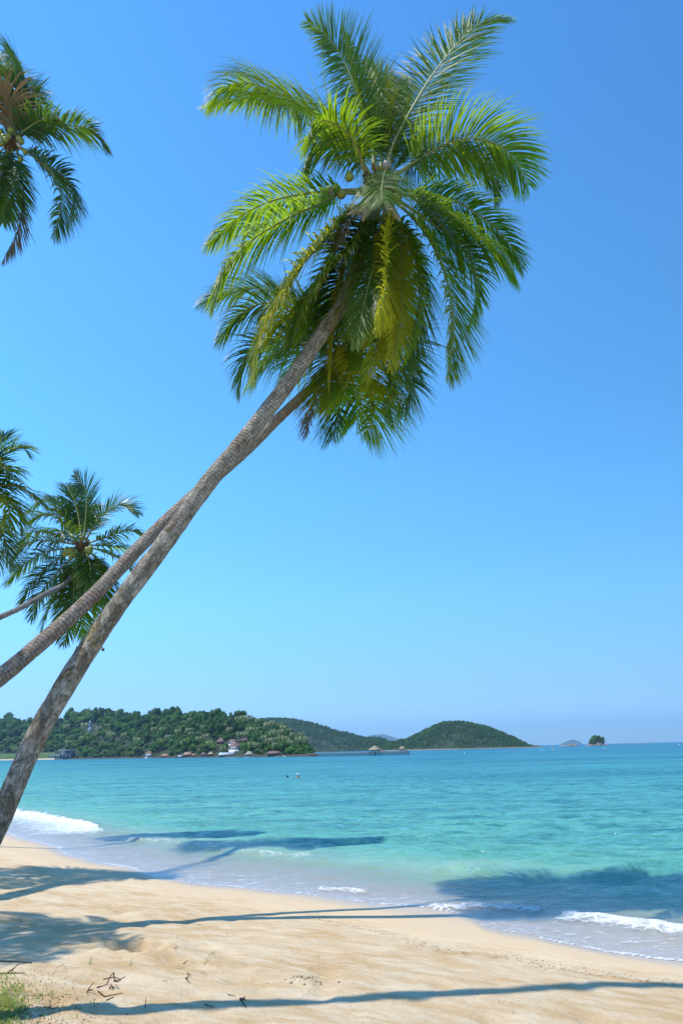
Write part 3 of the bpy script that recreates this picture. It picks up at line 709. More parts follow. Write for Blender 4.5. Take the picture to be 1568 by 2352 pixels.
# --- palm cut by the left edge, high up
Y = 24.5; CR = at(*z3(110, 1030), Y)
tl = [
 (A([(110,980),(200,760),(225,560),(190,390),(80,330),(-80,340)], z3), -.8, dict(droop=.9)),
 (A([(120,980),(250,700),(260,450),(160,220),(60,120)], z3), .6, dict(droop=.5, roll=.6)),
 (A([(110,980),(120,700),(60,400),(0,170)], z3), .9, dict(droop=.5)),
 (A([(140,980),(290,720),(320,560),(390,580),(480,740)], z3), .9, dict(droop=1.0, lf=.8)),
 (A([(130,980),(230,800),(260,620),(240,450)], z3), -.2, dict(droop=.8, lf=.9)),
 (A([(150,990),(300,880),(430,810),(570,800)], z3), -.9, dict(droop=1.4, lf=.8)),
 (A([(160,1010),(330,920),(560,875),(850,890),(980,980),(1020,1080)], z3), .3, dict(droop=1.5, lf=.85)),
 (A([(190,1080),(300,1140),(480,1260),(650,1400),(730,1560),(700,1750)], z3), .5, dict(droop=1.1, lf=.85)),
 (A([(180,1090),(330,1180),(520,1350),(610,1560),(590,1760),(530,1980)], z3), -.8, dict(droop=1.1, lf=.85)),
 (A([(170,1100),(210,1330),(235,1620),(170,1950),(30,2220)], z3), .2, dict(droop=.6, lf=.6, start=.45, mat='frond_dead', lab='brown drying frond hanging straight down')),
 (A([(120,1100),(140,1300),(90,1560),(0,1790)], z3), -.6, dict(droop=.8, lf=.75)),
 (A([(110,1090),(80,1350),(60,1600),(30,1830)], z3), .5, dict(droop=.8, lf=.8)),
 (A([(90,1090),(20,1300),(-100,1500)], z3), -.8, dict(droop=.9)),
 (A([(110,980),(120,760),(60,560),(-20,450)], z3), -1.5, dict(droop=1.5, mat='frond_dead', lf=.9, lab='pale brown frond beside the crown heart')),
 (A([(80,1000),(-100,850),(-300,800),(-500,950)], z3), .4, dict(droop=1.2)),
 (A([(80,1040),(-120,1060),(-350,1150),(-500,1400)], z3), -.4, dict(droop=1.2)),
 (A([(80,1060),(-60,1200),(-250,1400),(-330,1700)], z3), .4, dict(droop=1.0)),
 (A([(90,990),(-20,760),(-200,600),(-420,560)], z3), .2, dict(droop=.8)),
]
fr = [(px_frond(p, Y, dy), o) for p, dy, o in tl]
p0 = at(-470, 1800, 13); p0[2] = float(ground_z(p0[:1], p0[1:2])[0])-.2
pts = [p0, p0+[.5, .8, 3.5], p0+(CR-p0)*.45+[-.5, 0, 1.2], p0+(CR-p0)*.78+[-.3, 0, .5], CR-[.1, 0, .9], CR]
pm, add = palm('tall coconut palm with green coconuts cut off by the left edge, near the top', pts, .25, .15, CR, fr, 'bark_plain', gp, 0, 1.78, .042, .058, frmat='frond_dark')
for q in ((35, 985), (85, 975), (15, 1050), (215, 1030), (255, 1130), (110, 915), (0, 930), (60, 1010), (205, 1205), (190, 1000)): add('coconut', NUT, at(*z3(*q), Y-.5))
mb = MB(); a, b = at(*z3(165, 1040), Y-.5), at(*z3(210, 1090), Y-.7); mb.tube(np.array([a, (a+b)/2, b]), [.02, .07, .01], 7); add('spathe', mb.build('spathe', M['spathe'], True))

# --- palm cut by the left edge, mid height
Y = 20.0; CR = at(*z4(-260, 640), Y)
ml = [
 (A([(-220,600),(-90,400),(60,240),(180,190),(250,260)], z4), .2, dict(droop=.7, lf=.7)),
 (A([(-230,600),(-120,380),(-20,200),(40,80)], z4), .7, dict(droop=.5, lf=.8)),
 (A([(-220,610),(-80,430),(30,350),(90,430)], z4), -.8, dict(droop=1.3, lf=.7)),
 (A([(-220,620),(-60,530),(120,520),(260,590),(380,690)], z4), -.2, dict(droop=1.3, lf=.6)),
 (A([(-220,630),(-80,560),(20,620),(80,740),(60,880)], z4), -.8, dict(droop=1.0, lf=.8, mat='frond')),
 (A([(-220,640),(-40,620),(120,690),(170,800),(180,920)], z4), .5, dict(droop=1.0, lf=.55)),
 (A([(-220,650),(-80,760),(20,920),(70,1060),(112,1240)], z4), -.3, dict(droop=.9, lf=.7)),
 (A([(-230,650),(-120,820),(-60,1000),(0,1180)], z4), .4, dict(droop=.8, lf=.9)),
 (A([(-260,600),(-300,400),(-380,250)], z4), 0, dict(droop=.6)),
 (A([(-290,620),(-480,520),(-700,600)], z4), .3, dict(droop=1.1)),
 (A([(-290,640),(-450,700),(-600,900)], z4), -.4, dict(droop=1.1)),
 (A([(-270,660),(-330,900),(-350,1150)], z4), .3, dict(droop=.8)),
]
fr = [(px_frond(p, Y, dy), o) for p, dy, o in ml]
p0 = at(-640, 1950, 17); p0[2] = float(ground_z(p0[:1], p0[1:2])[0])-.2
pts = [p0, p0+(CR-p0)*.35+[-.5, 0, .3], p0+(CR-p0)*.7+[-.4, 0, .2], CR-[.25, 0, .5], CR]
palm('coconut palm at the left edge half way up, only its right-hand fronds showing', pts, .2, .12, CR, fr, 'bark_plain', gp, 4, 1.4, .038, .052, seg=4, frmat='frond_dark')

# --- smaller palm seen whole behind the trunks
Y = 29.5; CR = at(*z4(700, 1030), Y)
sm = [
 ([(715,980),(740,740),(735,560),(640,430)], .6, dict(droop=.15, lift=.1, roll=.9)),
 ([(700,980),(670,780),(625,620),(565,515)], .9, dict(droop=.4)),
 ([(720,980),(760,800),(790,700)], 1.2, dict(droop=.4)),
 ([(740,980),(850,800),(980,695),(1100,690),(1185,765)], .0, dict(droop=.6, roll=-.8)),
 ([(690,990),(610,870),(500,720),(390,650),(225,745)], .3, dict(droop=1.0)),
 ([(690,990),(620,850),(540,700),(440,610)], .9, dict(droop=.8)),
 ([(660,1000),(560,860),(420,760),(250,820)], -.4, dict(droop=1.0)),
 ([(650,1010),(450,935),(290,915),(110,1050)], .2, dict(droop=1.3)),
 ([(640,1020),(420,990),(250,1010),(120,1130)], -.5, dict(droop=1.2)),
 ([(650,1050),(400,1085),(200,1200),(48,1365)], .2, dict(droop=1.1)),
 ([(650,1070),(430,1190),(280,1350),(160,1545)], -.2, dict(droop=1.0)),
 ([(670,1090),(500,1260),(350,1440),(268,1670)], .5, dict(droop=.9)),
 ([(680,1090),(540,1350),(420,1580),(338,1835)], -.5, dict(droop=.9)),
 ([(705,1050),(708,1120),(700,1250),(690,1400)], -1.0, dict(droop=1.0, lf=.7, roll=.5)),
 ([(700,1080),(640,1300),(630,1500),(600,1700)], -.8, dict(droop=.8)),
 ([(705,1080),(690,1350),(700,1600),(710,1830)], -.2, dict(droop=.7, mat='frond')),
 ([(690,1090),(620,1400),(590,1700),(540,1880)], .6, dict(droop=.7)),
 ([(760,1010),(950,950),(1090,900),(1200,935),(1240,1005)], .0, dict(droop=1.3)),
 ([(760,1030),(950,1035),(1080,1060),(1130,1130)], .6, dict(droop=1.1, mat='frond')),
 ([(760,1040),(940,1105),(1090,1190),(1150,1320)], -.4, dict(droop=1.1)),
 ([(750,1060),(900,1230),(980,1350),(1000,1445)], .1, dict(droop=1.0)),
 ([(740,1080),(820,1270),(880,1430),(920,1550)], -.7, dict(droop=.9)),
 ([(730,1080),(790,1350),(800,1700)], .1, dict(droop=.8, mat='frond_yellow', lf=.7)),
 ([(730,1070),(770,1200),(780,1400)], -1.1, dict(droop=.9)),
 ([(690,1020),(600,950),(520,900),(560,960)], -1.2, dict(droop=1.1)),
 ([(740,1090),(840,1400),(850,1600)], .7, dict(droop=.8)),
]
fr = [(px_frond(A(p, z4), Y, dy), o) for p, dy, o in sm]
tp = [(-520, 1660, 25.2), (-260, 1530, 26.0), (0, 1418, 27.0), (60, 1390, 27.5), (110, 1362, 28.1), (148, 1342, 28.8), (178, 1305, 29.4)]
pts = [at(*p) for p in tp]; b0 = pts[0]+(pts[0]-pts[1])*.7; b0[2] = float(ground_z(b0[:1], b0[1:2])[0])-.2
pts = [b0]+pts+[CR]
pm, add = palm('smaller coconut palm seen whole at the lower left behind the two leaning trunks', pts, .115, .092, CR, fr, 'bark_plain', gp, 0, 1.1, .036, .053, seg=3, frmat='frond_dark')
for q in ((560, 1100), (585, 1088), (608, 1072), (625, 1110), (650, 1100), (575, 1068), (770, 1080), (745, 1070), (610, 1130), (775, 1060)):
    o = add('coconut', NUT, at(*z4(*q), Y-.4)); o.scale = (1.0,)*3

# --- two palms outside the frame whose shadows fall on the sand in view
def radial_fronds(CR, n, L, seed):
    r = random.Random(seed); out = []
    for i in range(n):
        a = i*2.39996+r.uniform(-.2, .2); up = 1.0-1.7*(i/n)
        P = []
        for t_ in (0, .25, .5, .75, 1):
            rr = L*(t_-.18*t_*t_*max(0, .6)); h = L*(up*t_*.75-(.75+.25*abs(up))*t_*t_)
            P.append(CR+np.array([math.cos(a)*rr*.9, math.sin(a)*rr*.9, h]))
        out.append((P, dict(droop=1.0)))
    return out
def g0(x, y): return np.array([x, y, float(ground_z(np.array([x]), np.array([y]))[0])-.15])
# crown shadows on the sand come from palms standing just left of the frame; each crown is placed up the sun's ray from its shadow
SV = np.array([-SUN.x/SUN.z, -SUN.y/SUN.z])
def crown_over(u, v, h):
    p = find_ground(u, v); return np.array([p[0]-SV[0]*h, p[1]-SV[1]*h, p[2]+h])
CR = crown_over(-10, 2150, 12.5)
palm('coconut palm just outside the left edge, casting the nearer crown shadow on the sand', [g0(CR[0]-1.5, CR[1]-1.3), CR+[-1.6, -1.0, -8], CR+[-.8, -.5, -3.5], CR], .16, .10, CR, radial_fronds(CR, 17, 2.9, 3), 'bark_plain', gp, 5, .8, .07, .06, seg=3)
CR = crown_over(60, 2012, 12.5)
palm('coconut palm beyond the left edge, casting the farther crown shadow on the sand', [g0(CR[0]-2.5, CR[1]-1.3), CR+[-2.6, -1.0, -8], CR+[-1.2, -.5, -3.5], CR], .16, .10, CR, radial_fronds(CR, 18, 3.1, 5), 'bark_plain', gp, 5, .9, .07, .06, seg=3)
# the near trunk shadow along the bottom: a palm rising left of the camera and bending far over to the right
path = [g0(-6.8, 4.3)]
for u, v, h in ((60, 2330, 2.6), (260, 2322, 6.2), (520, 2306, 9.6), (784, 2294, 12.3), (1100, 2280, 14.0), (1568, 2264, 15.4)):
    path.append(crown_over(u, v, h))
path.append(path[-1]+[2.9, -1.2, .9]); CR = path[-1]+[2.8, -2.6, .6]; path.append(CR)
palm('coconut palm bending overhead outside the frame, its trunk shadow along the bottom', path, .19, .115, CR, radial_fronds(CR, 16, 3.6, 8), 'bark_plain', gp, 4, .9, .08, .06, seg=3)

# ---------------------------------------------------------------- distant land
def hyp(u, v): return None
def wline(u, Yd): return proj((0, 0, 0))[1]
class Land:
    """a hill seen across the water: shore distance and skyline given along the picture's width"""
    def __init__(s, us, vs, dist_u, dist_y, deep=.30, power=1.0, lift=0):
        s.us, s.vs, s.du, s.dy, s.deep, s.pw = us, vs, dist_u, dist_y, deep, power
        s.n = 160; s.U = np.linspace(us[0], us[-1], s.n)
        s.Y0 = np.interp(s.U, dist_u, dist_y)
        top = np.interp(s.U, us, vs)
        s.A = np.array([ray(u, 1715) for u in s.U]); s.A = s.A/s.A[:, 1:2]          # bearing per unit y
        s.Y1 = s.Y0*(1+deep)
        s.Z1 = np.array([at(u, v, y)[2] for u, v, y in zip(s.U, top, s.Y1)])-lift*s.Y0/F
        s.Z1 = np.maximum(s.Z1, .3)
    def pt(s, u, t):
        Y0 = np.interp(u, s.U, s.Y0); z1 = np.interp(u, s.U, s.Z1); ax = np.interp(u, s.U, s.A[:, 0])
        Yd = Y0*(1+s.deep*t)
        z = .5+z1*np.where(t <= 1, np.sin(np.clip(t, 0, 1)*np.pi/2)**s.pw, 1-.5*(t-1)**2)
        return np.stack([ax*Yd, Yd, z], -1)
    def mesh(s, name, mat):
        tt = np.concatenate([[-.02], np.linspace(0, 1, 22), np.linspace(1.1, 2.4, 10)])
        U, T = np.meshgrid(s.U, tt); P = s.pt(U.ravel(), T.ravel())
        P[:, 2] += np.where(T.ravel() > .06, 1, 0)*fbm(P[:, 0]/22, P[:, 1]/22, 3, 5)*.06*np.interp(U.ravel(), s.U, s.Z1)
        P[:, 2] = np.where(T.ravel() < -.01, -2.5, P[:, 2]); P[:, 2] = np.where(T.ravel() > 2.3, -2.5, P[:, 2])
        n = s.n; m = len(tt); i = np.arange(m-1)[:, None]*n+np.arange(n-1)[None]
        Q = np.stack([i, i+1, i+n+1, i+n], -1).reshape(-1, 4)
        o = link(name, mesh(name, P, Q, [mat], smooth=True)); tag(o, kind='structure'); return o
    def solve(s, u, v):
        """t on the slope whose projection has height v"""
        tt = np.linspace(0, 1.0, 200); P = s.pt(np.full(200, float(u)), tt)
        vv = np.array([proj(p)[1] for p in P]); i = int(np.argmin(np.abs(vv-v))); return P[i], tt[i]

def leafmass(n, seed, flat=.75, size=.16, lobes=8, core=True):
    """crown of many leaf clumps round several lobes, unit radius, base at z=0"""
    r = np.random.default_rng(seed); V, Q = [], []; off = 0
    cs = r.normal(0, 1, (lobes, 3)); cs = unit(cs)*r.uniform(.25, .80, (lobes, 1)); cs[:, 2] = cs[:, 2]*flat+.75; rad = r.uniform(.22, .52, lobes)
    for c_, rd in zip(cs, rad):
        m = int(n/lobes); d = unit(r.normal(0, 1, (m, 3))); d[:, 2] = np.where(d[:, 2] < -.3, -d[:, 2], d[:, 2])
        p = c_+d*rd*r.uniform(.75, 1.12, (m, 1))*[1, 1, flat]
        nrm = unit(d+r.normal(0, .45, (m, 3))); a = unit(np.cross(nrm, r.normal(0, 1, (m, 3)))); b = np.cross(nrm, a)
        sz = size*r.uniform(.6, 1.3, (m, 1))
        q = np.stack([p-a*sz-b*sz*.5, p+a*sz*.2-b*sz*.8, p+a*sz+b*sz*.4, p-a*sz*.3+b*sz*.9], 1).reshape(-1, 3)
        V.append(q); Q.append(np.arange(m*4).reshape(-1, 4)+off); off += m*4
    Tq = []
    if core:
        for c_, rd in zip(cs, rad):
            v, t_ = ICO1; V.append(v*rd*.86*[1, 1, flat]+c_); Tq.append(t_+off); off += len(v)
    return np.vstack(V), np.vstack(Q), (np.vstack(Tq) if Tq else np.zeros((0, 3), int))
def far_leaf(name, dark, light): return leaf_mat(name, dark, light, (.16, .28, .03), .2, .6, None, .2, .02, .9)
FL = [far_leaf('forest_leaf_deep', (.014, .046, .010), (.058, .145, .028)), far_leaf('forest_leaf_mid', (.028, .085, .014), (.10, .215, .034)),
      far_leaf('forest_leaf_bright', (.055, .13, .012), (.15, .25, .03)), far_leaf('forest_leaf_olive', (.060, .095, .022), (.17, .20, .05))]
FP = leaf_mat('far_palm_leaf', (.05, .085, .02), (.20, .25, .07), (.25, .32, .06), .25, .4, None, .5, .02, 1)
wood = simple('tree_wood', (.16, .13, .10), .9, .3, 2)
TREES = []
for k in range(10):
    V, Q, T_ = leafmass(430, 50+k, flat=(.62, .8, .95)[k % 3], size=.105, lobes=(7, 9, 11)[k % 3])
    m = FL[(0, 1, 1, 0, 2, 0, 3, 1, 0, 1)[k]]
    cm = mesh('crown', V, [Q, T_], [m]); mb = MB(); mb.tube(np.array([[0, 0, -.9], [.04, 0, .1], [0, 0, .8]]), [.075, .055, .03], 6)
    for a in range(3): mb.tube(np.array([[0, 0, .35], [.2*math.cos(a*2.1), .2*math.sin(a*2.1), .75]]), [.035, .015], 4)
    TREES.append((cm, mb.build('trunk', wood), (V, Q, T_), m))
def small_palm(seed, n=18):
    r = random.Random(seed); mb = MB()
    for i in range(n):
        a = i*2.39996+r.uniform(-.2, .2); up = .9-1.5*i/n; P = []
        for t_ in np.linspace(0, 1, 6): P.append([math.cos(a)*(t_-.2*t_*t_), math.sin(a)*(t_-.2*t_*t_), up*t_*.8-(.6+.3*abs(up))*t_*t_])
        P = np.array(P); T, S, N = frames(P)
        w_ = np.array([.03, .13, .17, .16, .11, .02])[:, None]
        for sg in (-1, 1):                                     # ragged halves of the leaf, drooping
            for j in range(5):
                for h_ in (0, .5):
                    p0 = P[j]*(1-h_)+P[j+1]*h_; p1 = P[j]*(.62-h_)+P[j+1]*(.38+h_) if h_ == 0 else P[j]*.12+P[j+1]*.88
                    ww = float(w_[j, 0]*(1-h_)+w_[j+1, 0]*h_)*1.6
                    o_ = sg*S[j]*ww*.75+np.array([0, 0, -ww*.8])+T[j]*ww*.5
                    n0 = mb.n; mb.add([p0, p1, p0*.3+p1*.7+o_, p0*.8+p1*.2+o_*.9], [[0, 1, 2, 3]])
    return mb
PALMS = []
for k in range(4): PALMS.append(small_palm(k).build('crown', FP))
def place_tree(loc, rad, kind, rot, label, group, htr=1.0, zs=1.0):
    cm, tm = TREES[kind][:2]
    rt = empty('forest_tree', loc, label, 'tree', group)
    a = link('trunk', tm, rt); b = link('crown', cm, rt)
    for o in (a, b): o.scale = (rad, rad, rad*zs*htr); o.rotation_euler.z = rot
    return rt
# --- headland
hl = Land([-140, 0, 40, 90, 130, 180, 210, 260, 300, 340, 370, 400, 450, 480, 500, 530, 560, 600, 650, 690, 715, 728],
          [1652, 1650, 1654, 1658, 1656, 1641, 1640, 1640, 1638, 1641, 1637, 1633, 1637, 1634, 1636, 1643, 1645, 1656, 1674, 1697, 1722, 1736],
          [-140, 0, 200, 450, 715, 728], [1150, 1000, 800, 560, 430, 425], deep=.34, lift=25)
soil = simple('hill_undergrowth', (.028, .045, .016), .95, .4, .05)
hl.mesh('headland_terrain', soil)
# sand and grass strip along the foot of the headland
def strip(name, land, u0, u1, t0, t1, z, mat, n=60):
    U = np.linspace(u0, u1, n); a = land.pt(U, np.full(n, t0)); b = land.pt(U, np.full(n, t1))
    a[:, 2] = z[0]; b[:, 2] = z[1]; c_ = a.copy(); c_[:, 2] = -1
    V = np.vstack([c_, a, b]); i = np.arange(n-1); Q = np.vstack([np.stack([i, i+1, n+i+1, n+i], 1), np.stack([n+i, n+i+1, 2*n+i+1, 2*n+i], 1)])
    o = link(name, mesh(name, V, Q, [mat], smooth=False)); tag(o, kind='structure')
fs = simple('far_sand', (.52, .42, .28), .9, .2, .3); fg = simple('far_grass', (.07, .12, .03), .9, .35, .25); fr_ = simple('far_rock', (.075, .06, .045), .95, .5, .5)
strip('far_beach', hl, -140, 128, -.05, -.004, (.6, 1.3), fs)
strip('shore_rocks_ground', hl, 128, 728, -.045, -.004, (.5, 1.1), fr_)
strip('shore_meadow', hl, -140, 128, -.004, .05, (1.4, 7.5), fg)
exclude = [(128, 170, 1718, 1745), (190, 222, 1652, 1684), (494, 520, 1694, 1712), (520, 546, 1697, 1712), (545, 572, 1692, 1707), (522, 552, 1706, 1727), (415, 450, 1725, 1745), (455, 492, 1725, 1745),
           (500, 540, 1722, 1740), (560, 585, 1724, 1740), (612, 648, 1724, 1740), (326, 388, 1722, 1745), (36, 62, 1735, 1745)]
cand = []
rr = random.Random(11)
for _ in range(60000):
    if len(cand) > 1100: break
    u = rr.uniform(-120, 712); t_ = rr.random()**1.15
    if u < 128 and t_ < .11: continue
    p = hl.pt(np.array([u]), np.array([t_]))[0]
    rad = rr.choice((4.8, 6.5, 8.0, 10.5))*rr.uniform(.55, .85)*p[1]/900
    if np.interp(u, hl.U, hl.Z1) < 6: rad *= .7
    uu, vv = proj(p+[0, 0, rad*.8])
    if any(a-5 < uu < b+5 and c_-2 < vv < d+3 for a, b, c_, d in exclude): continue
    if any((q[0]-p[0])**2+((q[1]-p[1])*.6)**2 < (.52*(rad+q[3]))**2 for q in cand): continue
    cand.append((p[0], p[1], p[2], rad, u, t_))
cand.sort(key=lambda q: q[1])
KN = ['deep green broad-crowned tree', 'mid green rounded tree', 'mid green tall tree', 'dark green dense tree', 'bright green tree', 'deep green domed tree', 'olive green airy tree', 'mid green spreading tree', 'dark green spreading tree', 'mid green bushy tree']
def zone(u, t_):
    a = 'left end' if u < 130 else 'left part behind the trunk' if u < 220 else 'left half' if u < 330 else 'middle' if u < 430 else 'part above the huts' if u < 530 else 'right half' if u < 620 else 'right tip'
    b = 'by the shore' if t_ < .12 else 'low' if t_ < .3 else 'below mid height' if t_ < .5 else 'above mid height' if t_ < .75 else 'on the ridge'
    return b+', headland '+a
shore_first = [q for q in cand if -10 < q[4] < 720]
vis = sorted(shore_first, key=lambda q: -q[3]/q[1])[:285]; visset = set(id(q) for q in vis)
SV_, SQ_, ST_ = [[] for _ in FL], [[] for _ in FL], [[] for _ in FL]; offs = [0]*len(FL)
def pile(kind, loc, rad, rot, zs, sel=None):
    V, Q, T_ = TREES[kind][2]; mi = FL.index(TREES[kind][3])
    ca, sa = math.cos(rot), math.sin(rot); W = np.stack([V[:, 0]*ca-V[:, 1]*sa, V[:, 0]*sa+V[:, 1]*ca, V[:, 2]*zs], 1)*rad+np.array(loc)
    SV_[mi].append(W); SQ_[mi].append(Q+offs[mi]); ST_[mi].append(T_+offs[mi]); offs[mi] += len(W)
for q in cand:
    u, t_ = q[4], q[5]
    kind = rr.choice((0, 1, 2, 3, 5, 7, 8, 9)) if t_ > .2 else rr.choice((1, 2, 4, 6, 9, 6 if 230 < u < 345 else 1))
    if rr.random() < .08: kind = 4
    loc = (q[0], q[1], q[2]-.1*q[3]); rot = rr.uniform(0, 6.28); zs = rr.uniform(.75, 1.55)
    if id(q) in visset:
        rp = q[3]/q[1]*F; place_tree(loc, q[3], kind, rot, ('small ' if rp < 6.5 else 'large ' if rp > 11 else '')+KN[kind]+(', tall crown, ' if zs > 1.25 else ', flat crown, ' if zs < .95 else ' ')+zone(u, t_), 'broadleaf trees covering the headland', 1, zs)
    else: pile(kind, loc, q[3], rot, zs)
Vn, Qn, Tn, mi = [], [], [], []; o_ = 0
for k in range(len(FL)):
    if not SV_[k]: continue
    v = np.vstack(SV_[k]); Vn.append(v); Qn.append(np.vstack(SQ_[k])+o_); Tn.append(np.vstack(ST_[k])+o_); o_ += len(v)
mi = np.concatenate([np.full(len(q), k) for k, q in enumerate(Qn)]+[np.full(len(q), k) for k, q in enumerate(Tn)])
o = link('headland_woods', mesh('headland_woods', np.vstack(Vn), [np.vstack(Qn), np.vstack(Tn)], [FL[k] for k in range(len(FL)) if SV_[k]], mi))
tag(o, 'dense woodland filling the gaps between trees on the headland', 'woodland', kind='stuff')
# --- coconut palms on the headland
w6 = lambda x, y: (402+.2563*x, 1596+.2563*y)
w5 = lambda x, y: (.2563*x, 1596+.2563*y)
PL = [(865,248,150),(838,262,150),(915,268,140),(958,290,150),(1020,312,140),(1055,352,130),(1078,372,120),(1130,352,130),(1170,397,120),(1100,392,110),(950,378,120),(930,325,120),(975,385,110),(1140,385,110),(1150,420,90),(1010,400,90),
      (680,195,110),(607,195,110),(565,205,100),(750,225,90),(640,215,90),(422,270,110),(155,345,130),(270,360,110),(35,320,120),(105,310,120),(580,345,110),(640,345,110),(750,352,110),(790,375,110),(690,432,90),(440,470,80),(210,385,80),
      (150,150,70),(195,138,40),(885,395,110),(870,330,120),(740,440,80),(820,400,100),(60,420,90),(310,420,80),(1040,420,100),(900,440,90),(655,300,90),(480,300,80),(135,215,90),(240,280,80),(710,300,80)]
PL = [(w6(a, b), h) for a, b, h in PL]+[(w5(a, b), h) for a, b, h in ((740,260,90),(590,275,90),(960,330,110),(1000,350,100),(725,380,90),(1220,395,80),(1450,300,90),(1490,370,90),(960,270,80),(1100,350,70),(1430,400,80),(620,420,80),(210,350,80),(130,480,60),(880,290,80),(1380,300,80))]
for (u, v), h in PL:
    hpx = h*.2563*rr.uniform(.9, 1.1); p, t_ = hl.solve(u, min(v+hpx, 1740))
    if v+hpx*.8 < np.interp(u, hl.us, hl.vs)+13: p, t_ = hl.solve(u, np.interp(u, hl.us, hl.vs)+18); hpx = max(12, hpx*.6)
    k = p[1]/F; hh_ = hpx*k; lean = rr.uniform(-.12, .16)
    rt = empty('coconut_palm', p, '%s coconut palm %s %s' % ('short' if hpx < 22 else 'tall' if hpx > 30 else 'medium', 'leaning left' if lean < -.04 else 'leaning right' if lean > .06 else 'standing upright', zone(u, t_)), 'palm tree', 'coconut palms among the headland trees')
    top = np.array([lean*hh_, 0, hh_])
    mb = MB(); mb.tube(np.array([[0, 0, -1], [lean*hh_*.3, 0, hh_*.5], top]), [.22, .17, .13], 6); link('trunk', mb.build('trunk', wood), rt)
    c = link('crown', PALMS[rr.randrange(4)], rt); c.location = top; rs = rr.uniform(9.5, 12.5)*k; c.scale = (rs, rs, rs); c.rotation_euler.z = rr.uniform(0, 6.28)

# --- far hills
def canopy(land, name, label, n, px, seed, us):
    r = np.random.default_rng(seed); buf = [[[], [], []] for _ in FL]; of = [0]*len(FL)
    var = [leafmass(54, 900+i, flat=.8, size=.30, lobes=3) for i in range(6)]
    for _ in range(n):
        u = r.uniform(*us); t_ = r.random()**.9*1.04; p = land.pt(np.array([u]), np.array([t_]))[0]
        rad = px*p[1]/F*r.uniform(.6, 1.25)*(.75 if t_ < .05 else 1); V, Q, T_ = var[r.integers(6)]
        if np.interp(u, land.U, land.Z1) < rad*1.2: rad *= .5
        w_ = p[1]; W = V*rad*[1, 1, r.uniform(.8, 1.3)]+p+[0, 0, -.45*rad]
        x = vnoise(p[0]/60, p[1]/60, seed)+r.normal(0, .5); mi_ = 0 if x < -.15 else 1 if x < .7 else 2 if r.random() < .5 else 3
        if t_ < .06: mi_ = r.choice((1, 2, 3))
        b = buf[mi_]; b[0].append(W); b[1].append(Q+of[mi_]); b[2].append(T_+of[mi_]); of[mi_] += len(W)
    Vn, Qn, Tn = [], [], []; o_ = 0; used = []
    for k, b in enumerate(buf):
        if not b[0]: continue
        v = np.vstack(b[0]); Vn.append(v); Qn.append(np.vstack(b[1])+o_); Tn.append(np.vstack(b[2])+o_); o_ += len(v); used.append(k)
    mi = np.concatenate([np.full(len(q), k) for k, q in enumerate(Qn)]+[np.full(len(q), k) for k, q in enumerate(Tn)])
    o = link(name, mesh(name, np.vstack(Vn), [np.vstack(Qn), np.vstack(Tn)], [FL[k] for k in used], mi)); tag(o, label, 'woodland', kind='stuff')
h2 = Land([560, 595, 620, 645, 670, 690, 715, 740, 775, 806, 829, 842, 862, 877, 898, 915, 940], [1660, 1652, 1651, 1650, 1652, 1655, 1661, 1668, 1679, 1685, 1692, 1696, 1694, 1696, 1704, 1716, 1727],
          [560, 940], [1500, 1300], deep=.3, lift=4)
h2.mesh('far_hill', soil); canopy(h2, 'far_hill_woods', 'hazy green forest covering the long hill behind the headland', 3300, 3.3, 3, (562, 925))
h3 = Land([870, 898, 929, 954, 975, 993, 1021, 1057, 1082, 1121, 1147, 1177, 1199, 1212, 1227, 1245], [1719, 1705, 1699, 1688, 1678, 1669, 1659, 1656, 1659, 1669, 1679, 1691, 1703, 1709, 1711.5, 1717],
          [870, 1050, 1245], [1150, 1000, 1050], deep=.22, lift=4)
h3.mesh('domed_hill', soil); canopy(h3, 'domed_hill_woods', 'forest covering the round domed island hill', 3400, 3.2, 4, (872, 1238))
strip('domed_hill_shore', h3, 872, 1244, -.02, .003, (.3, 1.2), simple('pale_shore', (.20, .18, .13), .9, .4, .2))
blue = simple('distant_mountain_green', (.05, .09, .05), .95, .3, .004)
m1 = Land([830, 839, 848, 857, 866, 877, 886, 893, 903, 913, 921, 929, 945], [1712, 1695, 1690, 1688, 1688.5, 1686.5, 1688, 1690, 1693, 1696.5, 1697, 1697, 1712], [830, 945], [9000, 9000], deep=.12); m1.mesh('distant_mountain', blue)
m2 = Land([1282, 1287, 1293, 1299, 1305, 1310, 1316, 1322, 1328, 1332, 1336, 1339], [1712, 1709, 1706.5, 1703.5, 1702, 1700, 1699.5, 1700.5, 1702.5, 1703, 1707, 1711], [1282, 1339], [8200, 8200], deep=.03); m2.mesh('distant_isle', blue)

# --- rock islet with trees
Yi = 1300.0; kk = Yi/F
def rockmesh(c, rx, ry, h, seed, mat, sub=3):
    V, T_ = ICO3; V = V.copy(); n = fbm(V[:, 0]*2+V[:, 2], V[:, 1]*2-V[:, 2]*1.3, 4, seed); V = V*(1+.35*n)[:, None]
    V[:, 2] = np.sign(V[:, 2])*np.abs(V[:, 2])**.7; V[:, 2] = np.maximum(V[:, 2], -.3)
    return V*[rx, ry, h]+np.array(c), T_
rockm = simple('islet_rock', (.30, .21, .15), .95, .5, .25, .1, .5)
p = at(1369, 1712, Yi); p[2] = 0
rt = empty('rock_islet', p, 'small steep rock islet capped with trees near the horizon', 'islet')
mb = MB()
for dx, w_, h_, s_ in ((0, 17, 5.0, 1), (-12, 6, 3.5, 2), (12, 8, 3.5, 3), (-19, 5, 1.2, 4), (20, 6, 1.0, 5), (2, 11, 9, 6)):
    V, T_ = rockmesh((dx*kk*1.0, 0, 0), w_*kk*1.0, 10, h_*kk, s_, None); mb.add(V, None, T_)
link('rock', mb.build('rock', rockm), rt)
mb = MB(); r = random.Random(4)
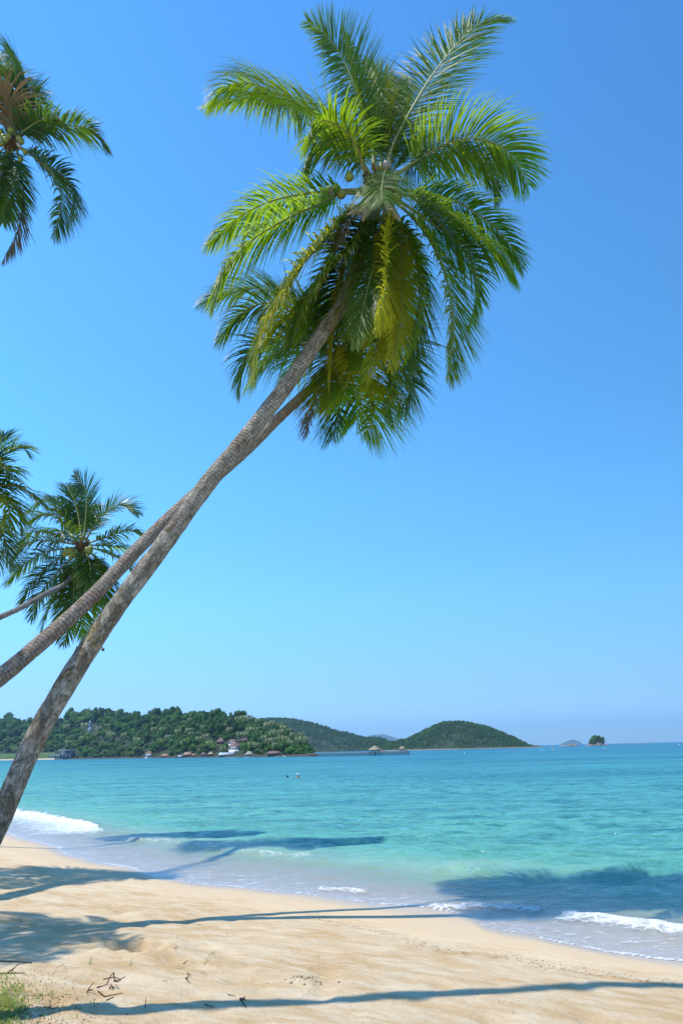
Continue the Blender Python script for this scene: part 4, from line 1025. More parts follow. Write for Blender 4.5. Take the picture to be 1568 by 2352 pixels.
for i in range(130):
    x = r.uniform(-13, 15); hmax = 21*(1-abs((x-0)/18)**3); z = r.uniform(.12, 1)**.6*max(2, hmax-4); V, Q, T_ = leafmass(60, 300+i % 9, flat=.8, size=.26, lobes=3)
    if i > 122: x, z = r.uniform(9, 17), r.uniform(11, 15)
    rad = r.uniform(3.4, 5.2); mb.add(V*rad*kk+np.array([x*kk, r.uniform(-7, 7), z*kk-.8*rad*kk*.3]), Q, T_)
link('trees', mb.build('trees', FL[2]), rt)  # lighter leaf colour stands in for haze over these trees
p = at(1306, 1714, Yi*.99); p[2] = 0
rt = empty('rock_reef', p, 'low brown rocks in the sea left of the wooded islet', 'rocks')
mb = MB()
for dx, w_, h_, s_ in ((-8, 6, 2.6, 11), (-15, 4, 1.6, 12), (3, 7, 4.5, 13), (12, 6, 3.0, 14)):
    V, T_ = rockmesh((dx*kk, 0, 0), w_*kk, 5, h_*kk, s_, None); mb.add(V, None, T_)
link('rock', mb.build('rock', rockm), rt)
mb = MB()
for i in range(5): V, Q, T_ = leafmass(50, 300+i, flat=.6, size=.28, lobes=3); mb.add(V*2.6*kk+np.array([(i*2.6-1)*kk, 0, 1.0*kk]), Q, T_)
link('bush', mb.build('bush', FL[3]), rt)

# --- buildings on the headland
tile = simple('roof_tile', (.19, .12, .10), .8, .3, .8, .3, .3); thatch = simple('roof_thatch', (.36, .28, .18), .95, .35, 1.5, .1, .6); thatch_red = simple('roof_thatch_red', (.34, .21, .14), .95, .35, 1.5, .1, .6)
grey = simple('grey_concrete', (.30, .31, .31), .9, .25, .4); white = simple('white_wall', (.74, .74, .72), .8, .08, .4); woodw = simple('weathered_boards', (.17, .12, .09), .9, .3, .8)
dark = simple('window_dark', (.02, .025, .03), .25, .1, 1, .5); cream = simple('cream_wall', (.55, .50, .36), .85, .15, .4); zinc = simple('zinc_roof', (.42, .44, .45), .5, .2, .5); deckw = simple('deck_boards', (.26, .20, .15), .9, .3, .9)
def house(name, label, u, v, wpx, wallpx, roofpx, wall, roof, yaw=0, ridge=.35, stilts=0, nwin=2, land=hl, cat='house', over=1.15, group=None, depth=.8):
    p, t_ = land.solve(u, v); p = p-[0, 4, 0]; k = p[1]/F; W, hw, hr = wpx*k, wallpx*k, roofpx*k; D = W*depth
    p = at(u, v, p[1])
    rt = empty(name, p, label, cat, group); rt.rotation_euler.z = yaw
    st = stilts*k
    mb = MB(); mb.box((0, 0, st+hw/2-(.0 if stilts else hw*.5+1.0)*1.0*(0 if stilts else 1)*0), (W/over, D/over, hw)); 
    if not stilts: mb.box((0, 0, -2.0), (W/over+.3, D/over+.3, 4.0))
    link('wall', mb.build('wall', wall), rt)
    mb = MB(); mb.hip((0, 0, st+hw), W, D, hr, ridge); link('roof', mb.build('roof', roof), rt)
    for i in range(nwin):
        x = (i-(nwin-1)/2)*W/over/(nwin+.2)
        mb = MB(); mb.box((x, -D/over/2-.03, st+hw*.52), (W/over/(nwin+.2)*.5, .12, hw*.5)); link('window', mb.build('window', dark), rt)
    if stilts:
        for sx in (-1, 0, 1):
            for sy in (-1, 1):
                mb = MB(); mb.tube(np.array([[sx*W*.38, sy*D*.38, st+.05], [sx*W*.38, sy*D*.38, -1.5]]), [.12*k*4]*2, 5); link('post', mb.build('post', woodw), rt)
    return rt
house('hip_roof_house', 'villa with a brown pyramid roof, leftmost of the villas on the slope', *w6(410, 440), 19, 4, 10, woodw, tile, 0, .05, 0, 2)
house('hip_roof_house', 'villa with a low brown roof between the pyramid roofs on the slope', *w6(515, 440), 20, 4, 6, white, tile, .3, .5, 0, 3)
house('hip_roof_house', 'villa with a wide brown hipped roof, highest and rightmost on the slope', *w6(610, 428), 22, 4, 7, woodw, tile, -.1, .4, 0, 2)
house('villa', 'white walled villa with a brown hipped roof just above the terrace', *w6(528, 492), 25, 6, 9, white, tile, .15, .3, 0, 4)
house('bungalow', 'red-brown thatched bungalow on the shore, left of the other huts', *w6(112, 560), 20, 5, 6, woodw, thatch_red, 0, .55, 0, 3)
house('hut', 'tiny brown hut directly right of the red-brown bungalow', *w6(169, 560), 9, 4, 4, woodw, thatch_red, 0, .3, 0, 1)
house('hut', 'dark grey shore hut under trees, between the brown hut and the stilt hut', *w6(255, 560), 12, 4, 5, grey, tile, 0, .2, 2, 1)
house('stilt_hut', 'pale thatched hut standing on stilts at the water', *w6(319, 563), 14, 4, 6, woodw, thatch, 0, .1, 3, 1)
house('bungalow', 'grey roofed bungalow on the shore right of the white terrace', *w6(665, 552), 20, 4, 7, grey, simple('grey_thatch', (.30, .27, .23), .95, .3, 1.5), 0, .3, 0, 2)
house('long_house', 'long dark brown house on the shore near the headland tip', *w6(887, 552), 31, 6, 5, woodw, tile, 0, .7, 0, 5)
house('bungalow', 'weathered white house half hidden in shore trees right of the concrete house', *w5(1335, 560), 17, 7, 6, white, tile, .2, .4, 0, 3)
house('hut', 'low brown roofed shore hut beside the half hidden white house', *w5(1480, 562), 17, 3, 5, woodw, thatch_red, 0, .5, 0, 2)
# white terrace with steps
p, _ = hl.solve(*w6(463, 543)); p = at(*w6(463, 541), p[1]-5); k = p[1]/F
rt = empty('terrace', p, 'white stepped terrace wall on the shore below the villas', 'terrace')
mb = MB(); mb.box((0, 0, 2*k), (34*k, 4, 4*k)); link('wall', mb.build('wall', white), rt)
mb = MB(); mb.box((-6*k, 5, 4.8*k), (22*k, 4, 2.6*k)); link('wall', mb.build('wall', white), rt)
for i in range(4): mb = MB(); mb.box((12*k+i*1.0*k, 3+i*.6, (5+i*1.1)*k), (7*k, 1.2, 1.0*k)); link('step', mb.build('step', white), rt)
# concrete two-storey house
p, _ = hl.solve(*w5(600, 570)); p = at(*w5(600, 570), p[1]-12); k = p[1]/F
rt = empty('concrete_house', p, 'unfinished grey concrete two-storey house with a flat roof on the shore', 'house')
rt.rotation_euler.z = -.15
def bx(nm, c, d, m): mb = MB(); mb.box(c, d); return link(nm, mb.build(nm, m), rt)
bx('wall', (0, 0, 4.2*k), (27*k, 8, 8.4*k), grey); bx('wall', (2*k, 0, 12.7*k), (23*k, 8, 7.6*k), grey); bx('roof', (0, 0, 17.3*k), (33*k, 10.5, 1.1*k), zinc); bx('floor_slab', (0, -.8, 8.8*k), (29*k, 9, .9*k), grey)
bx('panel', (-5.5*k, -4.08, 12.7*k), (8*k, .2, 6.4*k), cream)
for x in (1.0, 5, 9.5): bx('window', (x*k, -4.08, 12.8*k), (2.6*k, .2, 4.8*k), dark)
for x in (-9, -2, 6): bx('doorway', (x*k, -4.08, 3.6*k), (3.4*k, .2, 5.6*k), dark)
for x in (-12.5, -4, 4, 12): bx('column', (x*k, -4.9, 4.2*k), (1*k, .8, 8.4*k), grey)
p = at(*w5(487, 556), 760); k = p[1]/F; rt = empty('boundary_wall', p, 'low grey boundary wall left of the concrete house', 'wall')
for i in range(6): bx('panel', ((i-2.5)*3.6*k, 0, 2*k), (3.3*k, .4, 5*k), grey)
for i in range(7): bx('post', ((i-3)*3.6*k, 0, 2.2*k), (.5*k, .6, 6*k), grey)
p, _ = hl.solve(*w5(431, 545)); k = p[1]/F; rt = empty('utility_pole', p-[0, 14, 0], 'thin grey utility pole standing left of the concrete house', 'pole')
mb = MB(); mb.tube([[0, 0, -3], [0, 0, 32*k]], [.4*k, .25*k], 6); link('pole', mb.build('pole', grey), rt); bx('crossarm', (0, 0, 30*k), (5*k, .15, .3*k), grey)
# tower house on the hill
p, _ = hl.solve(*w5(805, 300)); p = at(*w5(805, 302), p[1]-14); k = p[1]/F
rt = empty('hill_tower', p, 'small white tower house with a pointed roof high in the forest', 'tower')
mb = MB(); mb.tube([[0, 0, -6], [0, 0, 7*k]], [4.2*k, 3.8*k], 8); link('wall', mb.build('wall', white), rt)
mb = MB(); mb.tube([[0, 0, 10.4*k], [0, 0, 12*k]], [3.0*k]*2, 8); link('wall', mb.build('wall', white), rt)
mb = MB(); mb.tube([[0, 0, 7*k], [0, 0, 10.4*k]], [5.6*k, 2.6*k], 8); link('roof', mb.build('roof', grey), rt)
mb = MB(); mb.tube([[0, 0, 12*k], [0, 0, 17.5*k]], [4.2*k, .2*k], 8); link('roof', mb.build('roof', zinc), rt)
for a in (-.7, 0, .7): bx('window', (math.sin(a)*4.1*k, -math.cos(a)*4.1*k, 3.5*k), (1.3*k, .5*k, 2.6*k), dark)
# white minibus by the huts and a small boat
p = at(*w6(45, 560), 520); k = p[1]/F; rt = empty('parked_van', p, 'small white van parked at the left end of the huts', 'van')
mb = MB(); mb.box((0, 0, 2.6*k), (9*k, 3.5*k, 3.2*k)); mb.box((-.6*k, 0, 4.6*k), (6.5*k, 3.2*k, 1.6*k)); link('body', mb.build('body', white), rt)
bx('window', (-.6*k, -1.7*k, 4.6*k), (5.6*k, .1*k, 1.1*k), dark)
for x in (-2.9, 2.9):
    mb = MB(); mb.tube([[x*k, -1.9*k, .9*k], [x*k, -1.4*k, .9*k]], [.9*k]*2, 10); link('wheel', mb.build('wheel', dark), rt)
p = at(*w6(978, 558), 425); k = p[1]/F; rt = empty('small_boat', p, 'small white boat lying at the water by the headland tip', 'boat')
def boat_hull(L, W, Hh):
    V = []; n = 9
    for i in range(n):
        f = i/(n-1)*2-1; w_ = W/2*(1-abs(f)**2.6); zt = Hh*(1+.5*abs(f)**3)
        V += [[f*L/2, -w_, zt], [f*L/2*.9, -w_*.5, 0], [f*L/2*.9, w_*.5, 0], [f*L/2, w_, zt], [f*L/2*.93, w_*.85, zt*.8], [f*L/2*.93, -w_*.85, zt*.8]]
    Q = [[i*6+j, i*6+(j+1) % 6, i*6+6+(j+1) % 6, i*6+6+j] for i in range(n-1) for j in range(6)]; return V, Q
mb = MB(); V, Q = boat_hull(7*k, 2.4*k, 1.6*k); mb.add(V, Q); link('hull', mb.build('hull', white), rt); bx('bench', (0, 0, 1.1*k), (.6*k, 1.9*k, .2*k), woodw)
# shore rocks and posts at the headland foot
for i, (x, w_) in enumerate(((60, 11), (10, 6), (395, 5), (600, 5), (720, 7), (800, 6), (955, 8), (1005, 6), (1040, 5), (1080, 6))):
    u, v = w6(x, 563); Yd = float(np.interp(u, hl.U, hl.Y0))*.945; p = at(u, v, Yd); p[2] = .2; k = Yd/F
    V, T_ = rockmesh((0, 0, 0), w_*.5*k, 1.6, 1.5*k, 40+i, None)
    o = link('shore_rock', mesh('shore_rock', V, T_, [fr_])); o.location = p
    tag(o, 'brown rock at the waterline under the headland trees, %s' % ('below the huts', 'below the huts', 'below the terrace', 'below the terrace', 'right of the bungalow', 'right of the bungalow', 'near the small white boat', 'near the small white boat', 'at the headland tip', 'at the headland tip')[i], 'rock', 'rocks along the headland waterline')

# --- pier
w7 = lambda x, y: (775+.2563*x, 1607.6+.2563*y)
YP0, YP1 = 395.0, 372.0
def pier_pt(u, z):
    Yd = np.interp(u, [708, 936], [YP0, YP1]); d = ray(u, 1733); return np.array([d[0]/d[1]*Yd, Yd, z])
A0, A1 = pier_pt(708, 0), pier_pt(935, 0); ax_ = (A1-A0); LP = np.linalg.norm(ax_); ax_ /= LP; ay_ = np.array([-ax_[1], ax_[0], 0])
rt = empty('pier', A0, 'long wooden pier on posts reaching out from the headland tip', 'pier'); rt.rotation_euler.z = math.atan2(ax_[1], ax_[0])
ZD = 1.35; kp = 383/F
wet = simple('pier_post_wood', (.06, .045, .035), .9, .3, 1)
nseg = 57
pm_ = MB(); pm_.box((LP/nseg/2, 0, 0), (LP/nseg-.04, 2.4, .16)); pmesh = pm_.build('deck_section', deckw)
for i in range(nseg): o = link('deck_section', pmesh, rt); o.location = (i*LP/nseg, 0, ZD)
qm = MB(); qm.tube([[0, 0, 0], [0, 0, -3.6]], [.11, .13], 6); qmesh = qm.build('post', wet)
for i in range(nseg+1):
    for sy in (-1.05, 1.05):
        o = link('post', qmesh, rt); o.location = (i*LP/nseg+(0 if sy < 0 else .25), sy, ZD-.08)
rm = MB(); rm.box((LP/2, -1.1, ZD+.14), (LP, .1, .14)); rm.box((LP/2, 1.1, ZD+.14), (LP, .1, .14)); link('kerb_rail', rm.build('kerb_rail', deckw), rt)
sm_ = MB()
for i in range(5): sm_.box((LP+.2+i*.3, 0, ZD-.25-i*.28), (.34, 1.8, .08))
for sy in (-.8, .8): sm_.tube([[LP, sy, ZD], [LP+1.6, sy, -1.0]], [.08, .08], 5); sm_.tube([[LP-1.5, sy, ZD+1.0], [LP+1.2, sy, ZD-.2]], [.05, .05], 5)
link('stairs', sm_.build('stairs', wet), rt)
def pavilion(u, wpx, label, posts_h, roof_h, people=0):
    p = pier_pt(u, 0); rt = empty('thatched_pavilion', p+[0, 0, ZD+.08], label, 'pavilion'); rt.rotation_euler.z = math.atan2(ax_[1], ax_[0])
    W = wpx*kp; Dp = min(W*.75, 4.6)
    for sx in (-.42, -.14, .14, .42):
        for sy in (-.42, .42):
            mb = MB(); mb.tube([[sx*W*.9, sy*Dp, -3.0 if W > 3 else 0], [sx*W*.9, sy*Dp, posts_h+.3]], [.09, .08], 6); link('post', mb.build('post', wet), rt)
    mb = MB(); V, Q = [], []                      # thatch: hipped roof with ragged tiers
    for j in range(6):
        f0, f1 = j/6, (j+1)/6; s0, s1 = 1-f0*.86, 1-f1*.86; z0 = posts_h+roof_h*f0-.10; z1_ = posts_h+roof_h*f1
        r0_, r1_ = np.array([W/2*s0+.05, Dp/2*s0+.05]), np.array([W/2*s1, Dp/2*s1])
        v_ = [[-r0_[0], -r0_[1], z0], [r0_[0], -r0_[1], z0], [r0_[0], r0_[1], z0], [-r0_[0], r0_[1], z0], [-r1_[0], -r1_[1], z1_], [r1_[0], -r1_[1], z1_], [r1_[0], r1_[1], z1_], [-r1_[0], r1_[1], z1_]]
        mb.add(v_, [[0, 1, 5, 4], [1, 2, 6, 5], [2, 3, 7, 6], [3, 0, 4, 7], [3, 2, 1, 0], [4, 5, 6, 7]])
    link('roof', mb.build('roof', thatch), rt)
    mb = MB(); mb.box((0, 0, -.05), (W*.95, Dp*.95, .1)); link('floor', mb.build('floor', deckw), rt)
    mb = MB()
    for sy in (-.42,): mb.box((0, sy*Dp, .9), (W*.78, .06, .08)); mb.box((0, sy*Dp, .5), (W*.78, .06, .06))
    link('railing', mb.build('railing', wet), rt)
pavilion(w7(336, 0)[0], 25, 'large thatched pavilion in the middle of the pier', 1.15*1.0, 1.75)
pavilion(w7(581, 0)[0], 13, 'small thatched pavilion near the outer end of the pier', 1.3, 1.2)

# ---------------------------------------------------------------- people
def skin_body(name, joints, edges, radii, mat, root, sub=2):
    me = bpy.data.meshes.new(name); me.from_pydata([tuple(j) for j in joints], edges, [])
    o = link(name, me); o.parent = root
    sk = o.modifiers.new('skin', 'SKIN'); me.skin_vertices[0]
    for i, r_ in enumerate(radii): me.skin_vertices[0].data[i].radius = (r_, r_) if not isinstance(r_, tuple) else r_
    me.skin_vertices[0].data[0].use_root = True
    ss = o.modifiers.new('sub', 'SUBSURF'); ss.levels = sub; ss.render_levels = sub
    me.materials.append(mat); return o
skin_m = simple('skin_tone', (.42, .24, .16), .6, .1, 5); hair_m = simple('dark_hair', (.015, .012, .010), .6, .2, 8); cap_m = simple('white_cap', (.8, .8, .78), .7, .05, 3)
red_m = simple('red_cloth', (.50, .08, .06), .8, .2, 4); orange_m = simple('orange_cloth', (.60, .22, .05), .8, .2, 4); blue_m = simple('blue_cloth', (.06, .10, .30), .8, .2, 4); black_m = simple('dark_cloth', (.03, .03, .035), .8, .2, 4)
def standing(loc, yaw, label, top, low, sit=False, s=1.0):
    rt = empty('person', loc, label, 'person', None); rt.rotation_euler.z = yaw; rt.scale = (s, s, s)
    if not sit:
        J = [(0, 0, .95), (0, 0, 1.2), (0, 0, 1.42), (0, 0, 1.52), (0, -.02, 1.66), (.18, 0, 1.40), (.25, .02, 1.12), (.24, -.08, .88), (-.18, 0, 1.40), (-.25, .02, 1.12), (-.22, -.1, .90), (.10, 0, .88), (.11, -.02, .48), (.12, .02, .07), (.12, -.12, .04), (-.10, 0, .88), (-.11, -.02, .48), (-.13, .02, .07), (-.13, -.12, .04)]
    else:
        J = [(0, 0, .12), (0, .02, .38), (0, 0, .60), (0, 0, .70), (0, -.03, .84), (.18, 0, .58), (.24, -.05, .32), (.16, -.25, .20), (-.18, 0, .58), (-.24, -.05, .32), (-.16, -.25, .20), (.10, -.05, .12), (.14, -.45, .14), (.14, -.50, -.28), (.14, -.62, -.30), (-.10, -.05, .12), (-.14, -.45, .14), (-.14, -.50, -.28), (-.14, -.62, -.30)]
    Ed = [(0, 1), (1, 2), (2, 3), (3, 4), (2, 5), (5, 6), (6, 7), (2, 8), (8, 9), (9, 10), (0, 11), (11, 12), (12, 13), (13, 14), (0, 15), (15, 16), (16, 17), (17, 18)]
    Rd = [.14, .12, .13, .06, .10, .055, .042, .03, .055, .042, .03, .09, .06, .04, .035, .09, .06, .04, .035]
    skin_body('body', J, Ed, Rd, skin_m, rt)
    skin_body('shirt', [J[1], J[2], J[5], J[8], tuple((np.array(J[0])+[0, 0, .08]))], [(0, 1), (1, 2), (1, 3), (0, 4)], [.145, .15, .08, .08, .15], top, rt, 1)
    skin_body('shorts', [J[0], J[11], tuple((np.array(J[11])*.5+np.array(J[12])*.5)), J[15], tuple((np.array(J[15])*.5+np.array(J[16])*.5))], [(0, 1), (1, 2), (0, 3), (3, 4)], [.155, .11, .09, .11, .09], low, rt, 1)
    hv = ICO2[0]*[.105, .115, .10]+np.array(J[4])+[0, .02, .035]; link('hair', mesh('hair', hv, ICO2[1], [hair_m], smooth=True), rt)
    return rt
for x, lab, a, b, sit, yaw in ((372, 'person in a red shirt standing on the pier beside the big pavilion', red_m, black_m, False, .3), (388, 'person in orange sitting on the pier edge right of the big pavilion', orange_m, blue_m, True, 0),
                          (402, 'person in dark shorts sitting on the pier, second from the right', red_m, blue_m, True, .2), (414, 'bare looking person in orange standing on the pier', orange_m, black_m, False, -.5),
                          (430, 'person in red sitting on the pier, rightmost of the group', red_m, black_m, True, -.2), (326, 'person in blue under the roof of the big pavilion', blue_m, black_m, False, .4)):
    p = pier_pt(w7(x, 0)[0], ZD+.08)
    if sit: p = p-ay_*1.0
    else: p = p-ay_*.3
    p[2] = ZD+.08; standing(p, yaw, lab.replace('bare looking ', ''), a, b, sit)
def swimmer(u, v, label, cap):
    p = onz(u, v, -.02); rt = empty('person', p, label, 'person')
    J = [(0, 0, -.75), (0, 0, -.45), (0, 0, -.06), (0, 0, .03), (0, -.02, .17), (.19, .0, -.08), (.30, -.12, -.22), (.42, -.35, -.16), (-.19, .0, -.08), (-.30, -.12, -.22), (-.42, -.35, -.16)]
    if cap: J = [(a, b, c+.22) for a, b, c in J]
    Ed = [(0, 1), (1, 2), (2, 3), (3, 4), (2, 5), (5, 6), (6, 7), (2, 8), (8, 9), (9, 10)]
    skin_body('body', J, Ed, [.14, .13, .14, .06, .105, .06, .045, .035, .06, .045, .035], skin_m, rt)
    h = np.array(J[4]); V = ICO2[0]*[.115, .125, .115]+h+[0, .015, .04]
    link('cap' if cap else 'hair', mesh('cap', V, ICO2[1], [cap_m if cap else hair_m], smooth=True), rt)
    if cap:
        mb = MB(); mb.box((0, -.14, h[2]+.05), (.16, .12, .015)); link('cap_peak', mb.build('cap_peak', cap_m), rt)
        skin_body('shirt', [(0, 0, -.2), (0, 0, .12), (.17, 0, .12), (-.17, 0, .12)], [(0, 1), (1, 2), (1, 3)], [.15, .15, .08, .08], simple('dark_red_cloth', (.25, .05, .04), .8, .2, 4), rt, 1)
swimmer(660, 1788, 'swimmer with dark hair, only the head above water', False)
swimmer(684, 1788, 'swimmer in a white cap with shoulders out of the water', True)

# --- buoys
def buoy(u, v, label, col, r_=.28):
    p = onz(u, v, 0); s = max(r_, np.linalg.norm(p)/F*1.1)
    rt = empty('buoy', p, label, 'buoy')
    m = simple('buoy_paint', col, .4, .1, 3, .5)
    link('float', mesh('float', ICO2[0]*s*[1, 1, .8]+[0, 0, s*.35], ICO2[1], [m], smooth=True), rt)
    mb = MB(); mb.tube([[0, 0, s*.9], [0, 0, s*2.0]], [s*.35, s*.2], 8); link('neck', mb.build('neck', m), rt)
w8 = lambda x, y: (1166+.2563*x, 1607.6+.2563*y)
buoy(125, 1757, 'tiny dark buoy near the left trunk', (.02, .02, .025), .15)
buoy(*w7(1137, 478), 'white buoy in front of the domed hill', (.8, .78, .75))
buoy(*w8(45, 466), 'tiny red buoy below the right end of the domed hill', (.55, .06, .05))
buoy(*w8(307, 450), 'white buoy just left of the orange one', (.8, .8, .78))
buoy(*w8(398, 450), 'orange and yellow buoy below the blue distant isle', (.75, .38, .08), .5)
buoy(*w8(866, 440), 'white buoy below the wooded rock islet', (.8, .8, .78))
buoy(*w8(1530, 404), 'white buoy at the far right near the horizon', (.8, .8, .78))

# ---------------------------------------------------------------- things lying on the beach
twig_m = simple('driftwood', (.10, .065, .04), .9, .4, 12, .1, .5); drift_pale = simple('dry_twig', (.26, .19, .12), .9, .3, 12)
y6 = lambda x, y: (x*.4027, 2124.2+y*.4027)          # lower left detail crop
def gp_(u, v, up=0.0):
    p = find_ground(u, v); p[2] = float(ground_z(p[:1], p[1:2])[0])+up; return p
def twig(name, label, lines, r_=.009, mat=twig_m, cat='twig', group=None, crop=y6):
    o0 = gp_(*crop(*lines[0][0][:2])); mb = MB(); 
    for ln in lines:
        P = []
        for q in ln:
            up = q[2] if len(q) > 2 else .006
            b_ = gp_(*crop(q[0], q[1]))
            if up > .02:                                       # raised point: keep the picture height, stand it over the line's base
                b2 = gp_(*crop(q[0], q[1]+up*600)); b_ = b2; 
            P.append(b_+[0, 0, max(up, .006)]-o0)
        P = np.array(P); m = len(P); rr_ = np.linspace(r_, r_*.45, m)*.72
        mb.tube(P+RNG.normal(0, .002, P.shape), rr_, 6)
    o = link(name, mb.build(name, mat, True)); o.location = o0; tag(o, label, cat, group); return o
twig('branch', 'dead forked brown branch with raised twigs lying on the sand', [[(555,360),(590,348),(612,338)],[(612,338),(628,295,.10),(643,272,.16)],[(643,272,.16),(648,300,.09),(652,322,.02)],[(590,290,.05),(650,289,.07),(688,286,.05)],[(652,322,.03),(690,300,.05),(712,291,.07)],[(560,372),(600,388),(640,388),(702,390)],[(622,362),(640,350,.03),(655,360)],[(640,350,.03),(632,345)],[(655,310,.04),(670,330,.02),(690,312,.04)]], .010, cat='branch')
twig('branch', 'thin curved brown branch lying left of the forked one', [[(500,382),(506,360,.03),(520,338,.07),(534,314,.12)],[(506,374),(530,370)]], .009, cat='branch')
twig('branch', 'dark fallen branch at the left edge above the grass', [[(0,280),(40,278),(80,250),(112,222,.04)],[(0,213),(40,216),(90,220),(150,222),(185,224)],[(40,278),(90,276),(150,277)]], .012, cat='branch')
twig('twig', 'small v-shaped twig beside the centre of the lower sand', [[(1058,305),(1072,318),(1088,334)],[(1066,308),(1080,296,.02),(1090,287,.04)],[(1066,286,.02),(1078,288)]], .009)
twig('stick', 'single short stick poking upright out of the sand', [[(828,472),(828,450,.07),(829,425,.13)]], .007, cat='stick')
twig('twig', 'dark bent twig lying across the trunk shadow', [[(1370,425),(1386,448),(1404,474)],[(1376,436),(1400,422,.02)],[(1370,420),(1386,425),(1400,426)]], .012)
twig('twig', 'short straight twig lying just above the trunk shadow', [[(1298,400),(1320,404),(1342,409)]], .007)
twig('twig', 'short dark twig inside the trunk shadow', [[(1168,464),(1195,470),(1225,474)]], .008)
twig('twig', 'short slanting twig lying right of the dug hole', [[(1046,221),(1058,213),(1070,205)]], .006)
twig('twig', 'little dark stub lying below the forked branch', [[(610,410),(628,405),(648,398)]], .012)
twig('twig', 'pale thin twig lying near the middle of the lower sand', [[(930,330),(945,324),(958,319)]], .004, drift_pale)
twig('twig', 'pale dry sprig arching over the sand left of the forked branch', [[(300,285),(330,250,.02),(350,225,.05),(375,250,.02),(380,268)],[(350,225,.05),(372,215,.05)]], .004, drift_pale)
g1 = simple('seedling_green', (.16, .24, .04), .6, .3, 10)
def seedling(lines, label, s=.05):
    o0 = gp_(*y6(*lines[0])); mb = MB(); P = [gp_(*y6(*q))-o0+[0, 0, .01+.01*i] for i, q in enumerate(lines)]
    mb.tube(np.array(P), .003, 4)
    for i, p_ in enumerate(P):
        for sg in (-1, 1):
            d = np.array([sg*.5+RNG.normal(0, .2), .5, .5]); d = d/np.linalg.norm(d)*s; w_ = np.array([d[1], -d[0], 0])*.22
            mb.add([p_, p_+d*.5+w_, p_+d, p_+d*.5-w_], [[0, 1, 2, 3]])
    o = link('seedling', mb.build('seedling', g1)); o.location = o0; tag(o, label, 'seedling')
seedling([(1165,228), (1180,212), (1195,200), (1208,190), (1220,176)], 'green creeping sprig lying on the sand right of the dug hole', .032)
seedling([(512,228), (516,218), (520,212)], 'small green sprout below the left crown shadow', .03)
seedling([(742,234), (748,226), (752,220)], 'faint green sprout below the dug hole', .02)

# flecks of dry leaf and seaweed: wrack line and scatter
r = np.random.default_rng(5); V, Q, mi = [], [], []; n = 0
wk = [(756, 2117), (872, 2143), (971, 2170), (1050, 2188), (1144, 2196), (1197, 2201), (1291, 2227), (1406, 2238), (1469, 2253), (1568, 2262), (1640, 2270)]
wk = np.array([find_ground(u, v)[:2] for u, v in wk]); wkp, _ = cat_rom(wk, 400)
up_ = np.array([find_ground(u, v)[:2] for u, v in ((120, 1996), (300, 2018), (430, 2060), (620, 2075), (760, 2112))]); upp, _ = cat_rom(up_, 200)
def fleck(x, y, s):
    global n
    z = float(ground_z(np.array([x]), np.array([y]))[0])+.004
    a = r.uniform(0, 6.28); l = s*r.uniform(.6, 1.8); w_ = s*r.uniform(.25, .6); ca, sa = math.cos(a), math.sin(a); hz = s*r.uniform(.1, .5)
    V.extend([[x-l*ca, y-l*sa, z], [x+w_*sa, y-w_*ca, z+hz], [x+l*ca, y+l*sa, z+hz*.3], [x-w_*sa, y+w_*ca, z+hz*.2]]); Q.append([n, n+1, n+2, n+3]); n += 4; mi.append(r.choice([0, 0, 1, 2], p=None))
for _ in range(1200):
    c_ = wkp[r.integers(400)] if r.random() < .8 else upp[r.integers(200)]
    fleck(c_[0]+r.normal(0, .10), c_[1]+r.normal(0, .13), r.choice([.005, .009, .014]))
for _ in range(1500):
    u, v = r.uniform(0, 1568), r.uniform(2030, 2350); p = onz(u, v, .8)
    if sdist(np.array([p[0]]), np.array([p[1]]))[0] < .9: continue
    s_ = r.choice([.004, .007, .012], p=[.6, .32, .08]); fleck(p[0], p[1], s_)
for _ in range(900):
    u, v = abs(r.normal(0, 130)), r.uniform(2200, 2350); p = onz(u, v, .9); fleck(p[0], p[1], r.choice([.005, .009, .016]))
o = link('beach_litter', mesh('beach_litter', V, Q, [simple('litter_dark', (.06, .04, .025), .9, .3, 20), simple('litter_rust', (.24, .11, .05), .9, .3, 20), simple('litter_straw', (.42, .32, .18), .9, .2, 20)], mi))
tag(o, 'scattered flecks of dry leaf and seaweed on the sand', 'litter', kind='stuff')
# clods in the lump and the dug hole
for (c_, n_, sp, lab) in ((LUMP, 34, (.20, .12), 'small heap of dark sand clods on the open beach'), (PIT, 16, (.5, .16), 'loose sand clods round the rim of the dug hole')):
    mb = MB()
    for i in range(n_):
        x, y = c_[0]+r.normal(0, sp[0]*.6), c_[1]+r.normal(0, sp[1]*.6)-(.18 if c_ is PIT else 0); s_ = r.uniform(.007, .02)
        z = float(ground_z(np.array([x]), np.array([y]))[0]); mb.add(ICO1[0]*s_*r.uniform(.7, 1.2, 3)+[x, y, z+s_*.2], None, ICO1[1])
    o = link('sand_clods', mb.build('sand_clods', simple('damp_clod', (.36, .27, .17), .95, .35, 30, .1, .6)))
    tag(o, lab, 'sand clods', kind='stuff')
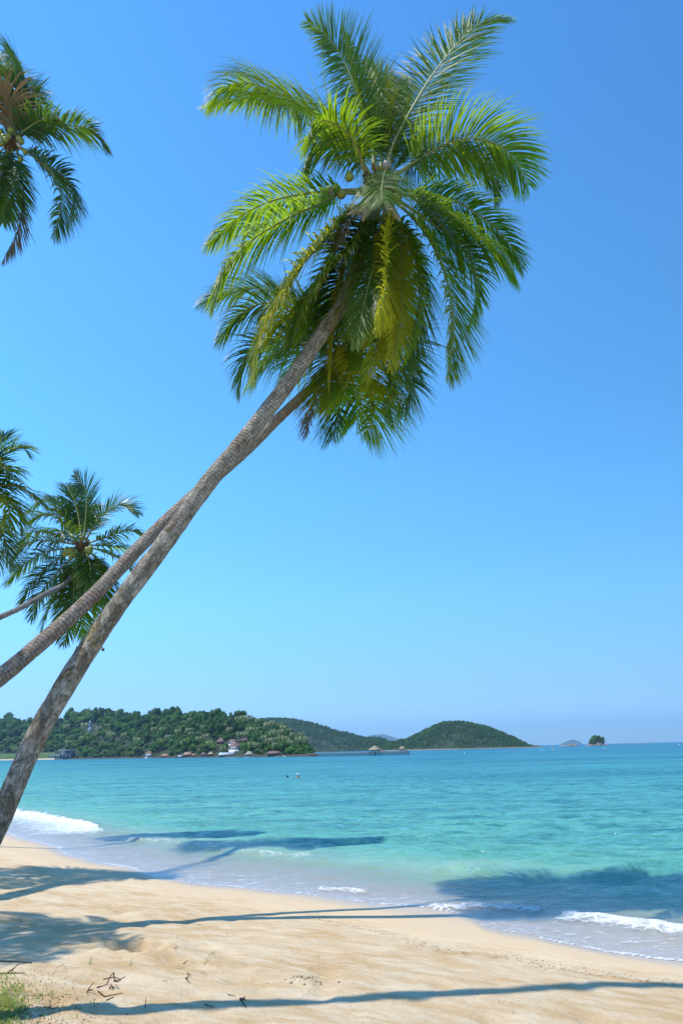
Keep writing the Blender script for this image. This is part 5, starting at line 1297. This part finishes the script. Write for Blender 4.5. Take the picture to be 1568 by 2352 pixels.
# grass in the corner
gr_m = [leaf_mat('grass_blade', (.07, .13, .012), (.20, .29, .03), (.4, .55, .05), .35, .5, (.3, .26, .1)), leaf_mat('grass_blade_dry', (.22, .16, .07), (.40, .31, .16), (.4, .3, .12), .25, .7)]
V, Q, mi, n = [], [], [], 0; tipv = []
r = np.random.default_rng(9)
def dens(u, v):
    a = (1 if (u < 42+22*math.sin(v*.09) and v > 2280) else 0)
    d = math.exp(-max(0, u-40)/70)*(1 if v > 2235 else math.exp(-(2235-v)/12))
    return max(a, .55*d*(.4+.6*math.exp(-((v-2288)/26)**2)))
cnt = 0; tries = 0; GZ = float(find_ground(40, 2310)[2])
while cnt < 12000 and tries < 200000:
    tries += 1
    u, v = r.uniform(-160, 235), r.uniform(2215, 2470)
    uu = max(u, 0)
    if r.random() > dens(uu, min(v, 2350)): continue
    if u > 40 and vnoise(u/22, v/9, 4)+.35 < r.uniform(-.6, .5): continue
    p = onz(u, v, GZ); z = float(ground_z(p[:1], p[1:2])[0]); cnt += 1
    h = r.uniform(.025, .06)*(1.1 if u < 60 else .8); a = r.uniform(0, 6.28); d = np.array([math.cos(a), math.sin(a), 0]); ln = h*r.uniform(.3, 1.3); w_ = np.array([-d[1], d[0], 0])*.0045
    b_ = np.array([p[0], p[1], z-.01]); m1_ = b_+[0, 0, h*.6]+d*ln*.35; e_ = b_+[0, 0, h]*np.array([1, 1, r.uniform(.5, 1)])+d*ln
    V.extend([b_-w_, b_+w_, m1_+w_*.8, m1_-w_*.8, e_]); tipv.extend([0, 0, .5, .5, 1])
    Q.append([n, n+1, n+2, n+3]); mi.append(0); Q.append([n+3, n+2, n+4, n+4]); mi.append(0)
    dry = r.random() < (.18 if u < 50 else .5); mi[-1] = mi[-2] = 1 if dry else 0; n += 5
Qa = np.array(Q); mi = np.array(mi); qd = Qa[::2]; td = Qa[1::2][:, :3]
me = mesh('grass', V, [qd, td], gr_m, np.concatenate([mi[::2], mi[1::2]])); fattr(me, 'tip', tipv)
tag(link('grass', me), 'green and dry grass tufts in the lower left corner of the beach', 'grass', kind='stuff')

# ---------------------------------------------------------------- haze
hz = NT('haze_air'); vol = hz.n('ShaderNodeVolumePrincipled', {'Color': (.46, .72, 1.0, 1), 'Density': HAZE, 'Anisotropy': .1})
hz.t.links.new(vol.outputs[0], hz.out.inputs['Volume'])
mb = MB(); mb.box((0, 0, 195), (32000, 32000, 400)); tag(link('haze', mb.build('haze', hz.m)), 'pale blue air haze over the sea', 'haze', kind='stuff')
